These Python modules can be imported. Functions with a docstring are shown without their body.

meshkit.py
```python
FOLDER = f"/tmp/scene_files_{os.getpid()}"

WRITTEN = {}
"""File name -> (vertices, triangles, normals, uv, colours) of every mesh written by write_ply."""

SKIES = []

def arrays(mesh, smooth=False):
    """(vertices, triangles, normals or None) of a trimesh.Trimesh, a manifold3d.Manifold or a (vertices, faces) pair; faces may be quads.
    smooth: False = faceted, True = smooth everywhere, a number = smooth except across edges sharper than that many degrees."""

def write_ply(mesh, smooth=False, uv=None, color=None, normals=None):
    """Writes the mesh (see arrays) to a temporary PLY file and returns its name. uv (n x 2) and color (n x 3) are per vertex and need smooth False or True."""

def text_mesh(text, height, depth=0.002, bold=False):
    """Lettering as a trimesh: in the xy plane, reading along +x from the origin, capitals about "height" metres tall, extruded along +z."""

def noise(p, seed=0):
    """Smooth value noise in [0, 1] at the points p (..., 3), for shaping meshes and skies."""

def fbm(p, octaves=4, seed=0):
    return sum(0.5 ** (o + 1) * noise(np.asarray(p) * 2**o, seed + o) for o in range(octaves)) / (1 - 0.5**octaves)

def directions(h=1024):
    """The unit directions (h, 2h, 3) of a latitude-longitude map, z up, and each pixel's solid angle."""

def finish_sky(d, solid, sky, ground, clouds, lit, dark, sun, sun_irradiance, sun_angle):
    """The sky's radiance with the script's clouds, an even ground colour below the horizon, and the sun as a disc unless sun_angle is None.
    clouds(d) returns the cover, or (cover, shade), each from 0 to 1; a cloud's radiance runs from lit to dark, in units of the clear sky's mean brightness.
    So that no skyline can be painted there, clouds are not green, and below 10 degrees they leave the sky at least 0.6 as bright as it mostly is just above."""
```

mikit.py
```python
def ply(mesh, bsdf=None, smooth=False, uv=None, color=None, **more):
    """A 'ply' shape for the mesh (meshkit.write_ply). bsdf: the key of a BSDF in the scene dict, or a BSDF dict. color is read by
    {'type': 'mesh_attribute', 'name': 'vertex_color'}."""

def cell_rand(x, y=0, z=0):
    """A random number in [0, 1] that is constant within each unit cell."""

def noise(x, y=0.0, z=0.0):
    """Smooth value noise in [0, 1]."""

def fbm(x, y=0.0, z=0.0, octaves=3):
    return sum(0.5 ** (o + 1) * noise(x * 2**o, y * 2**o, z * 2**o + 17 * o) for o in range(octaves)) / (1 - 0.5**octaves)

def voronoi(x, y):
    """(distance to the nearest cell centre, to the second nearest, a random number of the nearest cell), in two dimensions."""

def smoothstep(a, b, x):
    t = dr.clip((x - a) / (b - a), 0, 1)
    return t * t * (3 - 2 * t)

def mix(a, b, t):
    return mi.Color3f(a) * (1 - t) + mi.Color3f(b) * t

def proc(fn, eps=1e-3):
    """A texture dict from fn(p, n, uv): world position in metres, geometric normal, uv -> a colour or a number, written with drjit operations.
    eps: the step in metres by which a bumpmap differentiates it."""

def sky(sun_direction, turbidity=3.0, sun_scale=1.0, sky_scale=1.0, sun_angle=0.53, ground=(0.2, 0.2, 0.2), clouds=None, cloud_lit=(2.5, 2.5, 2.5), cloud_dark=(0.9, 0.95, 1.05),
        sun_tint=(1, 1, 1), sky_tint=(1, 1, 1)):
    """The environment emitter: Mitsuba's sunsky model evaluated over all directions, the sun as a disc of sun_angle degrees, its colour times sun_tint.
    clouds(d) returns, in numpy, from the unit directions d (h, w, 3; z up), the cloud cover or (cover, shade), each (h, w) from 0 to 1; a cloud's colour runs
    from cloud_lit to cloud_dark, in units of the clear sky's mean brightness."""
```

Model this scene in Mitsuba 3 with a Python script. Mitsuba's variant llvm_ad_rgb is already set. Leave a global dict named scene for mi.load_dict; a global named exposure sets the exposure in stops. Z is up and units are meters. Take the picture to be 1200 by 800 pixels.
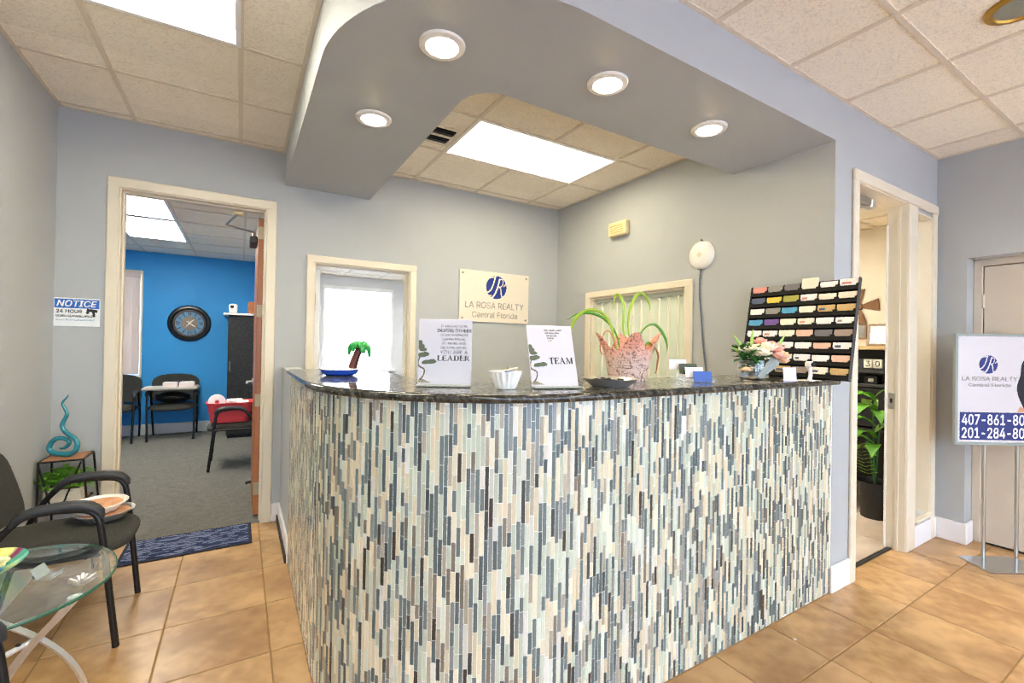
import math, random
import numpy as np, trimesh, drjit as dr, mitsuba as mi
import shapely.geometry as sg
from shapely import affinity
from shapely.ops import unary_union
import mikit, meshkit
from mikit import proc, noise, fbm, voronoi, cell_rand, smoothstep, mix, ply

rng = random.Random(7)
scene, labels = {}, {}

# ---------------------------------------------------------------- camera, sky, exposure
CAM = np.array([0.0, 0.0, 1.398])
YAW, PITCH, ROLL, FPX = 0.54266, 0.0065, 0.01705, 527.2
_fw = np.array([math.sin(YAW), math.cos(YAW), 0]); _rt = np.array([math.cos(YAW), -math.sin(YAW), 0]); _up = np.array([0, 0, 1.0])
_f2 = _fw * math.cos(PITCH) + _up * math.sin(PITCH); _u2 = _up * math.cos(PITCH) - _fw * math.sin(PITCH)
_u3 = _u2 * math.cos(ROLL) - _rt * math.sin(ROLL)
TF = mi.ScalarTransform4f
scene['camera'] = {'type': 'perspective', 'fov': 2 * math.degrees(math.atan(600 / FPX)), 'fov_axis': 'x', 'near_clip': 0.02, 'far_clip': 200.0,
                   'to_world': TF().look_at(origin=CAM.tolist(), target=(CAM + _f2).tolist(), up=_u3.tolist())}
exposure = 0.40
scene['sky'] = mikit.sky([0.35, 0.6, 0.72], turbidity=3.0, sun_scale=0.0, sky_scale=22.0, ground=(0.78, 0.80, 0.86), sky_tint=(0.88, 1.0, 1.10),
                         clouds=lambda d: np.full(d.shape[:2], 0.55), cloud_lit=(1.3, 1.3, 1.3), cloud_dark=(1.0, 1.0, 1.05))
L_TROFFER = np.array([1.0, 0.94, 0.76]) * 11.5     # lobby and reception fluorescent lenses
L_OFFICE = np.array([1.0, 0.96, 0.84]) * 15.0
L_DOWN = np.array([1.0, 0.80, 0.44]) * 85.0       # warm downlights in the soffit

# ---------------------------------------------------------------- helpers
def lin(h):
    h = h.lstrip('#'); v = np.array([int(h[i:i + 2], 16) for i in (0, 2, 4)]) / 255
    return np.where(v <= 0.04045, v / 12.92, ((v + 0.055) / 1.055) ** 2.4)
def rgb(h): return {'type': 'rgb', 'value': (lin(h) if isinstance(h, str) else np.asarray(h, float)).tolist()}
def mat(name, col, rough=0.6, metallic=0.0, spec=0.5, coat=0.0, bump=None, bscale=1.0, sheen=0.0):
    b = {'type': 'principled', 'base_color': col if isinstance(col, dict) else rgb(col), 'roughness': rough, 'metallic': metallic, 'specular': spec}
    if coat: b['clearcoat'] = coat; b['clearcoat_gloss'] = 0.9
    if sheen: b['sheen'] = sheen
    if bump is not None:
        b = {'type': 'bumpmap', 'arbitrary': proc(bump, 1e-3), 'scale': bscale, 'bsdf': b}
    scene[name] = {'type': 'twosided', 'bsdf': b}
    return name
def add(key, mesh, m, smooth=False, label=None, cat=None, group=None, kind=None, **kw):
    k, n = key, 0
    while k in scene:
        n += 1; k = f'{key}_{n:03d}'
    scene[k] = ply(mesh, m, smooth=smooth, **kw)
    if label or cat or group or kind: tag(k, label, cat, group, kind)
    return k
def tag(k, label=None, cat=None, group=None, kind=None):
    d = labels.setdefault(k, {})
    for a, b in (('label', label), ('category', cat), ('group', group), ('kind', kind)):
        if b: d[a] = b
USED = set()
def name(base):
    k, n = base, 0
    while k in USED: n += 1; k = f'{base}_{n:03d}'
    USED.add(k); return k
def thing(base, label, cat, group=None, kind=None):
    k = name(base); tag(k, label, cat, group, kind); return k
cat_ = trimesh.util.concatenate
def J(*ms):
    out = []
    for m in ms: out += m if isinstance(m, list) else [m]
    return cat_(out)
def box(x0, x1, y0, y1, z0, z1):
    m = trimesh.creation.box((abs(x1 - x0), abs(y1 - y0), abs(z1 - z0))); m.apply_translation(((x0 + x1) / 2, (y0 + y1) / 2, (z0 + z1) / 2)); return m
_cb = trimesh.convex.convex_hull(np.array([[sx * a, sy * b, sz * c] for sx in (-1, 1) for sy in (-1, 1) for sz in (-1, 1) for a, b, c in ((1, .8, .8), (.8, 1, .8), (.8, .8, 1))]))
_cbs, _cbi = np.sign(_cb.vertices), np.abs(_cb.vertices) < 0.9
def cbox(x0, x1, y0, y1, z0, z1, c=0.004):
    x0, x1, y0, y1, z0, z1 = min(x0, x1), max(x0, x1), min(y0, y1), max(y0, y1), min(z0, z1), max(z0, z1)
    h = np.array([x1 - x0, y1 - y0, z1 - z0]) / 2; c = min(c, h.min() * 0.9)
    return trimesh.Trimesh(_cbs * (h - c * _cbi) + [(x0 + x1) / 2, (y0 + y1) / 2, (z0 + z1) / 2], _cb.faces, process=False)
def prism(poly, z0, z1):
    gs = [g for g in getattr(poly, 'geoms', [poly]) if g.geom_type == 'Polygon' and g.area > 1e-9]
    out = []
    for g in gs:
        m = trimesh.creation.extrude_polygon(g, z1 - z0, engine='earcut'); m.apply_translation((0, 0, z0)); out.append(m)
    return cat_(out)
def tube(pts, r, n=10, caps=True, flat=None):
    """sweep of a round (or, with flat=(a, b), elliptic) section along points"""
    P = np.asarray(pts, float); N = len(P); R = np.broadcast_to(np.asarray(r, float), (N,))
    t = np.gradient(P, axis=0); t /= np.linalg.norm(t, axis=1, keepdims=True) + 1e-12
    a = np.cross(t[0], [0, 0, 1]); a = np.cross(t[0], [0, 1, 0]) if np.linalg.norm(a) < 0.2 else a
    a /= np.linalg.norm(a); V = []
    th = np.arange(n) / n * 2 * np.pi
    for i in range(N):
        a = a - t[i] * (a @ t[i]); a /= np.linalg.norm(a); b = np.cross(t[i], a)
        fa, fb = flat if flat else (1, 1)
        V.append(P[i] + R[i] * (fa * np.cos(th)[:, None] * a + fb * np.sin(th)[:, None] * b))
    V = np.vstack(V); F = []
    for i in range(N - 1):
        for k in range(n):
            A, B = i * n + k, i * n + (k + 1) % n; F += [[A, B, B + n], [A, B + n, A + n]]
    if caps:
        V = np.vstack([V, P[:1], P[-1:]]); c0, c1 = len(V) - 2, len(V) - 1; e = (N - 1) * n
        for k in range(n): F += [[c0, (k + 1) % n, k], [c1, e + k, e + (k + 1) % n]]
    return trimesh.Trimesh(V, F, process=False)
def spline(pts, n=24):
    from scipy.interpolate import CubicSpline
    P = np.asarray(pts, float); s = np.r_[0, np.cumsum(np.linalg.norm(np.diff(P, axis=0), axis=1))]
    return CubicSpline(s, P)(np.linspace(0, s[-1], n))
def rounded(pts, rad=0.05, k=5):
    """polyline with its inner corners rounded"""
    P = [np.asarray(p, float) for p in pts]; out = [P[0]]
    for a, b, c in zip(P[:-2], P[1:-1], P[2:]):
        u, v = a - b, c - b; r = min(rad, np.linalg.norm(u) * .45, np.linalg.norm(v) * .45)
        p, q = b + u / np.linalg.norm(u) * r, b + v / np.linalg.norm(v) * r
        out += [(1 - t) ** 2 * p + 2 * t * (1 - t) * b + t * t * q for t in np.linspace(0, 1, k)]
    return np.array(out + [P[-1]])
def lathe(prof, n=32):
    """profile of (r, z) points, revolved about z"""
    return trimesh.creation.revolve(np.asarray(prof, float), sections=n)
def ball(c, r, sub=2, s=(1, 1, 1)):
    m = trimesh.creation.icosphere(subdivisions=sub, radius=1.0); m.apply_scale(np.asarray(s, float) * r); m.apply_translation(c); return m
def at(m, o=(0, 0, 0), rz=0.0, rx=0.0, ry=0.0):
    m = m.copy(); tr = trimesh.transformations
    m.apply_transform(tr.translation_matrix(o) @ tr.rotation_matrix(rz, [0, 0, 1]) @ tr.rotation_matrix(ry, [0, 1, 0]) @ tr.rotation_matrix(rx, [1, 0, 0])); return m
class Frame:
    """a flat thing's own axes: x to its right, y up, z out of its face"""
    def __init__(s, o, ex, ey):
        s.o = np.asarray(o, float); s.ex = np.asarray(ex, float) / np.linalg.norm(ex); ey = np.asarray(ey, float); ey = ey - s.ex * (ey @ s.ex)
        s.ey = ey / np.linalg.norm(ey); s.ez = np.cross(s.ex, s.ey)
    def __call__(s, m):
        m = m.copy(); M = np.eye(4); M[:3, 0], M[:3, 1], M[:3, 2], M[:3, 3] = s.ex, s.ey, s.ez, s.o; m.apply_transform(M); return m
    def pt(s, x, y, z=0): return s.o + s.ex * x + s.ey * y + s.ez * z
def text(s, height, width=None, depth=0.0012, bold=False, slant=0.0, align='c'):
    m = meshkit.text_mesh(s, height, depth, bold)
    b = m.bounds; m.apply_translation((-b[0][0], -b[0][1] if align == 'b' else 0, 0))
    w = m.extents[0]
    if width: m.apply_scale((width / w, 1, 1)); w = width
    if slant: m.vertices[:, 0] += m.vertices[:, 1] * slant
    if align == 'c': m.apply_translation((-w / 2, 0, 0))
    return m
def leaf(pts, w, thick=0.0015, up=(0, 0, 1), fold=0.25):
    """a strap of leaf along a curve: w = half width per point, folded at its midrib, with its own thickness"""
    P = np.asarray(pts, float); n = len(P); W = np.broadcast_to(np.asarray(w, float), (n,))
    t = np.gradient(P, axis=0); t /= np.linalg.norm(t, axis=1, keepdims=True)
    V = []
    for i in range(n):
        s = np.cross(t[i], up); s /= np.linalg.norm(s) + 1e-9; nn = np.cross(s, t[i])
        V += [P[i] - s * W[i] + nn * fold * W[i], P[i] + nn * thick, P[i] + s * W[i] + nn * fold * W[i], P[i] - nn * thick]
    F = []
    for i in range(n - 1):
        for k in range(4):
            A, B = i * 4 + k, i * 4 + (k + 1) % 4; F += [[A, B, B + 4], [A, B + 4, A + 4]]
    F += [[0, 2, 1], [0, 3, 2], [4 * n - 4, 4 * n - 3, 4 * n - 2], [4 * n - 4, 4 * n - 2, 4 * n - 1]]
    return trimesh.Trimesh(np.array(V), F, process=False)
def ribbon(pts, w): return sg.LineString(pts).buffer(w / 2, cap_style=1)

# ---------------------------------------------------------------- materials
def paint(name_, h, rough=0.55):
    c0 = lin(h)
    mat(name_, proc(lambda p, n, uv: mi.Color3f(*c0.tolist()) * (0.97 + 0.06 * noise(p.x * 1.3, p.y * 1.3, p.z * 1.3))), rough, spec=0.3)
paint('paint_wall', '#aeb1b2'); paint('paint_blue', '#3a97d8'); paint('paint_cream', '#ddd2bd'); paint('paint_white_room', '#d6d8dc')
mat('paint_trim', '#dcd2bd', 0.35, spec=0.4); mat('paint_base', '#e4e2e2', 0.4); mat('paint_door', '#cfc3b3', 0.4); mat('white_paint', '#eeeeee', 0.4)
def floor_col(p, n, uv):
    a, b = dr.floor((p.x - .14) / .433), dr.floor((p.y - .99) / .433)
    k = cell_rand(a, b, 3); q = k * 40
    f = fbm(p.x * 5 + q, p.y * 5, 1.7, 4); g = fbm(p.x * 22 + q, p.y * 22, 4.1, 3); s = smoothstep(.45, .75, fbm(p.x * 2.2 + q, p.y * 3.1, 9.0, 3))
    c = mix(lin('#a67d51').tolist(), lin('#c6a070').tolist(), smoothstep(.3, .7, f * .7 + g * .3))
    c = mix(c, lin('#916b45').tolist(), s * .5)
    return c * (.92 + .12 * k)
mat('floor_tile', proc(floor_col), 0.33, spec=0.45, bump=lambda p, n, uv: 0.0009 * fbm(p.x * 14, p.y * 14, 0.3, 3), bscale=1.0)
mat('grout_floor', '#8f7047', 0.85)
def pale_col(p, n, uv): return mix(lin('#b39f8c').tolist(), lin('#d6c6b4').tolist(), fbm(p.x * 4, p.y * 9, 2.0, 4))
mat('floor_pale', proc(pale_col), 0.35)
def carpet_col(p, n, uv): return mix(lin('#54544f').tolist(), lin('#7d7a72').tolist(), noise(p.x * 190, p.y * 190, 1) * .6 + fbm(p.x * 30, p.y * 30, 3, 2) * .4)
mat('carpet', proc(carpet_col), 0.95, spec=0.1, bump=lambda p, n, uv: 0.002 * noise(p.x * 260, p.y * 260, 2))
def ceil_col(p, n, uv):
    s = smoothstep(.60, .74, noise(p.x * 150, p.y * 150, 5)) * .10 + smoothstep(.66, .74, noise(p.x * 85, p.y * 190, 8)) * .08
    return mi.Color3f(*lin('#efe5d2').tolist()) * (1 - s) * (.95 + .1 * cell_rand(p.x / .61, p.y / .61, 2))
mat('ceiling_panel', proc(ceil_col), 0.9, spec=0.1)
mat('ceiling_tee', '#d8ccb8', 0.5)
mat('mosaic', {'type': 'mesh_attribute', 'name': 'vertex_color'}, 0.16, spec=0.5)
mat('mosaic_grout', '#efeee6', 0.8)
def granite_col(p, n, uv):
    a, b, k = voronoi(p.x * 150 + p.z * 130, p.y * 150 + p.z * 90)
    g = fbm(p.x * 60, p.y * 60, p.z * 60, 3)
    c = mix(lin('#1a1b18').tolist(), lin('#47453d').tolist(), smoothstep(.35, .7, g))
    c = mix(c, lin('#8f897b').tolist(), smoothstep(.86, .97, k) * .6)
    return mix(c, lin('#0f100f').tolist(), smoothstep(.3, .1, k) * .7)
mat('granite', proc(granite_col), 0.07, spec=0.6)
mat('rack_black', '#0b0b0c', .6, spec=.25); mat('rubber', '#26231f', 0.6); mat('black_plastic', '#161616', 0.4); mat('black_frame', '#151517', 0.32, spec=0.5); mat('steel', '#b9b7b0', 0.3, 0.9); mat('chrome', '#f6f7f9', 0.25, .7)
mat('hinge_tan', '#a8997c', .45, .4); mat('brass', '#b98d3c', 0.3, 0.9); mat('dark_grey', '#3a3b3d', 0.5); mat('white_plastic', '#e9e7e2', 0.35); mat('beige_plastic', '#d8c79a', 0.45); mat('paper', '#f1eeee', 0.7); mat('paper_warm', '#efe6d2', 0.7)
def fabric_col(p, n, uv): return mix(lin('#2b2c2a').tolist(), lin('#4b4a44').tolist(), noise(p.x * 420, p.y * 420, p.z * 420))
mat('chair_fabric', proc(fabric_col), 0.9, spec=0.15, sheen=0.4)
mat('arm_rubber', '#2c2d30', 0.5)
def wood_col(p, n, uv):
    g = fbm(p.x * 30 + 4, p.y * 30, p.z * 1.6, 3); return mix(lin('#8a4a22').tolist(), lin('#c1783f').tolist(), g)
mat('door_wood', proc(wood_col), 0.4, coat=0.3)
mat('oak_top', '#c9a878', 0.5); mat('copper_top', '#a5714d', 0.45); mat('cardboard', '#a9693f', 0.8)
def black_tex(p, n, uv): return mix(lin('#0e0f10').tolist(), lin('#2c2d2e').tolist(), noise(p.x * 90, p.y * 90, p.z * 60) ** 2)
mat('cabinet_black', proc(black_tex), 0.55)
def mat_col(p, n, uv):
    w = p.y * 30 + 1.6 * noise(p.x * 16, p.y * 26, 1); e = dr.abs(w - dr.floor(w) - .5)
    t = smoothstep(.12, .3, e) * smoothstep(.3, .5, noise(p.x * 28, p.y * 60, 4))
    return mix(lin('#2b3553').tolist(), lin('#8289a5').tolist(), t * .8)
mat('mat_navy', proc(mat_col), 0.95, spec=0.1, bump=lambda p, n, uv: 0.003 * noise(p.x * 60, p.y * 110, 4)); mat('mat_edge', '#1d2236', 0.8)
mat('navy', '#1d2f7e', 0.5); mat('navy_panel', '#2b3578', 0.5); mat('sign_cream', '#dcd2c2', 0.35); mat('sign_white', '#d2ced3', 0.3); mat('ink', '#35332f', 0.6); mat('ink_grey', '#8b8580', 0.6)
mat('notice_blue', '#1c62b8', 0.45); mat('notice_white', '#e4e8ea', 0.45); mat('ink_black', '#101010', 0.6); mat('ink_blue', '#4a7fb8', 0.6)
mat('bonsai_green', '#5d6650', 0.7); mat('bonsai_trunk', '#6e6150', 0.7); mat('bonsai_rock', '#8f8672', 0.7)
mat('leaf_green', '#5f9a2c', 0.45); mat('leaf_pot', '#78b53c', .5); mat('leaf_lime', '#9cba3a', 0.45); mat('leaf_dark', '#2f6428', 0.5); mat('leaf_dry', '#b98350', 0.7); mat('leaf_pale', '#a3c766', 0.5)
def wrap_col(p, n, uv):
    a = noise(p.x * 110, p.y * 110, p.z * 80); t = smoothstep(.09, .04, dr.abs(a - .5)) * smoothstep(.25, .4, noise(p.x * 60, p.y * 60, p.z * 60 + 9))
    k = smoothstep(1.30, 1.43, p.z)
    return mix(mix(lin('#dcbfb0').tolist(), lin('#e9a38c').tolist(), k), lin('#7a4a36').tolist(), t * .9)
mat('pot_wrap', proc(wrap_col), 0.45)
mat('palm_green', '#1f9a3c', 0.08, spec=0.6, coat=.6); mat('palm_brown', '#5b2418', 0.08, spec=0.6, coat=.6); mat('plate_blue', '#1d4fc0', 0.06, coat=.6); mat('glaze_white', '#f2efe8', 0.12, coat=.4)
mat('teal_glass', '#22808f', 0.06, spec=0.7, coat=.8)
mat('rose_white', '#f3ead2', 0.7); mat('rose_pink', '#eab0a0', 0.7); mat('rose_peach', '#efc9a0', 0.7); mat('tulle', '#949d99', 0.6)
mat('basket_red', '#d8434c', 0.4); mat('pie_crust', proc(lambda p, n, uv: mix(lin('#b5764e').tolist(), lin('#e0b290').tolist(), fbm(p.x * 60, p.y * 60, 1, 3))), 0.8); mat('foil', '#d9d6d0', 0.25, 0.8)
scene['blind_slat'] = {'type': 'principledthin', 'base_color': rgb('#dfe5da'), 'roughness': .6, 'diff_trans': .7, 'spec_trans': 0.0, 'eta': 1.3}; mat('blind_pink', '#d9c8c0', 0.6); mat('screw', '#8d8a84', 0.3, 0.9); mat('skin', '#c9977a', 0.6); mat('hair', '#181420', 0.5)
mat('card_blue', '#3c5fae', 0.5); mat('card_green', '#44513a', 0.5); mat('card_lilac', '#dcdcf2', 0.6); mat('planter', '#e3dccb', 0.5); mat('pink_white', '#eddcd6', 0.6); mat('grey_cloth', '#b3aca2', 0.8)
mat('windmill_wood', '#7a5638', 0.7); mat('frame_wood', '#8a7560', 0.6); mat('hutch', '#34332f', 0.55); mat('purple', '#5b4a86', 0.6)
scene['glass_pane'] = {'type': 'thindielectric', 'int_ior': 1.5}
scene['glass_sheet'] = {'type': 'thindielectric', 'int_ior': 1.5, 'specular_transmittance': {'type': 'rgb', 'value': [.93, .975, .95]}}
mat('glass_green_edge', '#2f5f4b', .15, coat=.5)
scene['glass_solid'] = {'type': 'dielectric', 'int_ior': 1.5, 'specular_transmittance': rgb((.93, .97, .95))}
scene['glass_green'] = {'type': 'dielectric', 'int_ior': 1.5, 'specular_transmittance': rgb((.88, .97, .93))}
scene['acrylic'] = {'type': 'thindielectric', 'int_ior': 1.45}
def emit(v): return {'type': 'area', 'radiance': {'type': 'rgb', 'value': np.asarray(v, float).tolist()}}
mat('lens_white', '#f4f2ea', 0.6)

# ================================================================ THE SETTING
XL, XN, XR, YB, YF, ZC, ZS = -1.017, 2.936, 4.534, 3.939, 1.269, 2.865, 2.615
YE, ZO, YO = -2.3, 2.65, 8.30            # front of the lobby; offices' ceiling; offices' far wall
ARC = (1.075, 2.069, 0.80)               # centre and radius shared by counter and soffit

def wall(key, parts, m, label): k = name(key); add(k, J(parts), m, label=label, kind='structure'); return k
wall('wall_left', [box(XL - .12, XL, YE, YB + .14, 0, 2.95)], 'paint_wall', 'pale blue-grey painted wall at the left edge')
D1 = (-.705, .155, 2.40); D2 = (.502, 1.29, 2.03)
wall('wall_back', [box(XL, D1[0], YB, YB + .14, 0, 2.95), box(D1[0], D1[1], YB, YB + .14, D1[2], 2.95), box(D1[1], D2[0], YB, YB + .14, 0, 2.95),
                   box(D2[0], D2[1], YB, YB + .14, D2[2], 2.95), box(D2[1], XN + .12, YB, YB + .14, 0, 2.95)], 'paint_wall', 'blue-grey back wall with the two doorways')
W = (2.285, 3.375, .95, 1.862)
wall('wall_right', [box(XN, XN + .13, YF + .10, W[0], 0, 2.95), box(XN, XN + .13, W[1], YB, 0, 2.95), box(XN, XN + .13, W[0], W[1], 0, W[2]), box(XN, XN + .13, W[0], W[1], W[3], 2.95)],
     'paint_wall', 'right wall of the reception nook with the blinds window')
O3 = (3.205, 3.97, 2.425); SL = (4.115, 4.42, .20, 2.40)
wall('wall_front', [box(XN, O3[0], YF, YF + .10, 0, 2.95), box(O3[0], O3[1], YF, YF + .10, O3[2], 2.95), box(O3[1], SL[0], YF, YF + .10, 0, 2.95), box(SL[0], SL[1], YF, YF + .10, SL[3], 2.95),
                    box(SL[0], SL[1], YF, YF + .10, 0, SL[2]), box(SL[1], XR + .3, YF, YF + .10, 0, 2.95)], 'paint_wall', 'blue-grey wall with the open office doorway and sidelight')
RD = (.05, 1.10, 2.085)
wall('wall_far_right', [box(XR, XR + .22, RD[1], YF, 0, 2.95), box(XR, XR + .22, YE, RD[0], 0, 2.95), box(XR, XR + .22, RD[0], RD[1], RD[2], 2.95)], 'paint_wall', 'blue-grey side wall with the recessed cream door')
# storefront behind the camera
pw = [box(XL - .12, XR + .22, YE - .14, YE, 2.62, 2.95), box(XL - .12, XR + .22, YE - .14, YE, 0, .25)]
for x in np.linspace(XL - .02, XR + .12, 5): pw.append(box(x - .06, x + .06, YE - .14, YE, .25, 2.62))
wall('wall_entrance', pw, 'paint_trim', 'storefront wall of the lobby')
for a, b in zip(np.linspace(XL - .02, XR + .12, 5)[:-1], np.linspace(XL - .02, XR + .12, 5)[1:]):
    k = name('window'); add(k, box(a + .06, b - .06, YE - .075, YE - .07, .25, 2.62), 'glass_pane', label='storefront window pane of the lobby', kind='structure')

# soffit above the counter, with its rounded corner
def arc_pts(cx, cy, r, a0, a1, n=24): return [(cx + r * math.cos(t), cy + r * math.sin(t)) for t in np.linspace(a0, a1, n)]
outer = arc_pts(ARC[0], ARC[1], ARC[2], math.pi, 1.5 * math.pi)
inner = arc_pts(1.105, 2.085, .18, math.pi, 1.5 * math.pi, 10)
sof = sg.Polygon([(.275, YB)] + outer + [(XN, YF), (XN, 1.904)] + inner[::-1] + [(.925, YB)])
k = name('soffit'); add(k, prism(sof, ZS, ZC + .06), 'paint_wall', smooth=30, label='dropped blue-grey soffit with a rounded corner above the counter', kind='structure')

# ceilings: panel by panel on a grid of tees
def ceiling(key, region, z, gx, gy, lights=(), label='', pitch=.61):
    k = name(key); x0, y0, x1, y1 = region.bounds
    add(k, prism(region, z + .09, z + .12), 'ceiling_tee', label=label, kind='structure')
    holes = unary_union([sg.box(*l) for l in lights]) if lights else None
    xs = gx + pitch * np.arange(math.floor((x0 - gx) / pitch), math.ceil((x1 - gx) / pitch) + 1)
    ys = gy + pitch * np.arange(math.floor((y0 - gy) / pitch), math.ceil((y1 - gy) / pitch) + 1)
    for a in xs[:-1]:
        for b in ys[:-1]:
            cell = sg.box(a + .004, b + .004, a + pitch - .004, b + pitch - .004).intersection(region)
            if cell.is_empty or cell.area < 2e-3: continue
            if holes is not None and holes.intersection(cell).area > .5 * cell.area: continue
            for g in getattr(cell, 'geoms', [cell]):
                m = cbox(*g.bounds[::2], *g.bounds[1::2], z + .003, z + .02, .004) if abs(g.area - sg.box(*g.bounds).area) < 1e-6 else prism(g, z + .003, z + .02)
                add(f'{k}__panel', m, 'ceiling_panel')
    for v, vert in [(x, 1) for x in xs] + [(y, 0) for y in ys]:
        ln = sg.box(v - .012, y0 - 1, v + .012, y1 + 1) if vert else sg.box(x0 - 1, v - .012, x1 + 1, v + .012)
        g = ln.intersection(region)
        if holes is not None: g = g.difference(holes.buffer(-.013))
        for q in getattr(g, 'geoms', [g]):
            if q.is_empty or q.area < 1e-4: continue
            zz = z - .004 if vert else z - .003
            add(f'{k}__tee', box(*q.bounds[::2], *q.bounds[1::2], zz, z + .004), 'ceiling_tee')
    edge = region.difference(region.buffer(-.02, join_style=2)); add(f'{k}__wall_angle', prism(edge, z - .003, z + .002), 'ceiling_tee')
    return k
shell = sg.Polygon([(XL, YE), (XR, YE), (XR, YF), (ARC[0], YF)] + outer[::-1] + [(.275, YB), (XL, YB)])
TA = (-.635, 1.42, -.025, 2.64); TB = (1.915 - .61, 2.62, 1.915 + .61, 3.23)
LT = [(-.635, -1.63, -.025, -.41), (2.42, -1.62, 3.03, -.40)]
ceiling('ceiling', shell.intersection(sg.box(-2, -3, .28, 5)), ZC, -.635, 2.64, [TA, LT[0]], 'suspended tile ceiling of the lobby, left part')
ceiling('ceiling', shell.intersection(sg.box(.28, -3, 5, 5)), ZC, 1.81, .819, [LT[1]], 'suspended tile ceiling of the lobby, right part')
ceiling('ceiling', sg.Polygon([(.925, YB), (XN, YB), (XN, 1.904)] + inner[::-1]), ZC, 1.305, 2.62, [TB], 'suspended tile ceiling above the reception nook')

# lobby floor, tile by tile
k = name('floor'); lob = sg.Polygon([(XL, YE), (XR + .2, YE), (XR + .2, YF), (ARC[0] + .2, YF + .1), (.4, 2.2), (.4, YB + .02), (XL, YB + .02)])
add(k, J(prism(sg.box(XL - .1, YE - .1, XR + .3, YF + .1), -.08, -.003), prism(sg.box(XL - .1, YF + .1, XN + .1, YB + .02), -.08, -.003)), 'grout_floor', label='lobby floor of large tan ceramic tiles', kind='structure')
for i in range(-3, 11):
    for j in range(-8, 8):
        c = sg.box(.14 + .433 * i + .003, .99 + .433 * j + .003, .14 + .433 * (i + 1) - .003, .99 + .433 * (j + 1) - .003).intersection(sg.box(XL, YE, XR + .2, YB + .02))
        if c.bounds and c.bounds[0] > 2.7: c = c.intersection(sg.box(0, YE, 6, YF + .06))
        if c.is_empty or c.area < 1e-4 or c.intersection(lob).area < 1e-3: continue
        dz = rng.uniform(-.0008, .0)
        add(f'{k}__tile', cbox(*c.bounds[::2], *c.bounds[1::2], -.03, dz, .0025), 'floor_tile')

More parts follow.
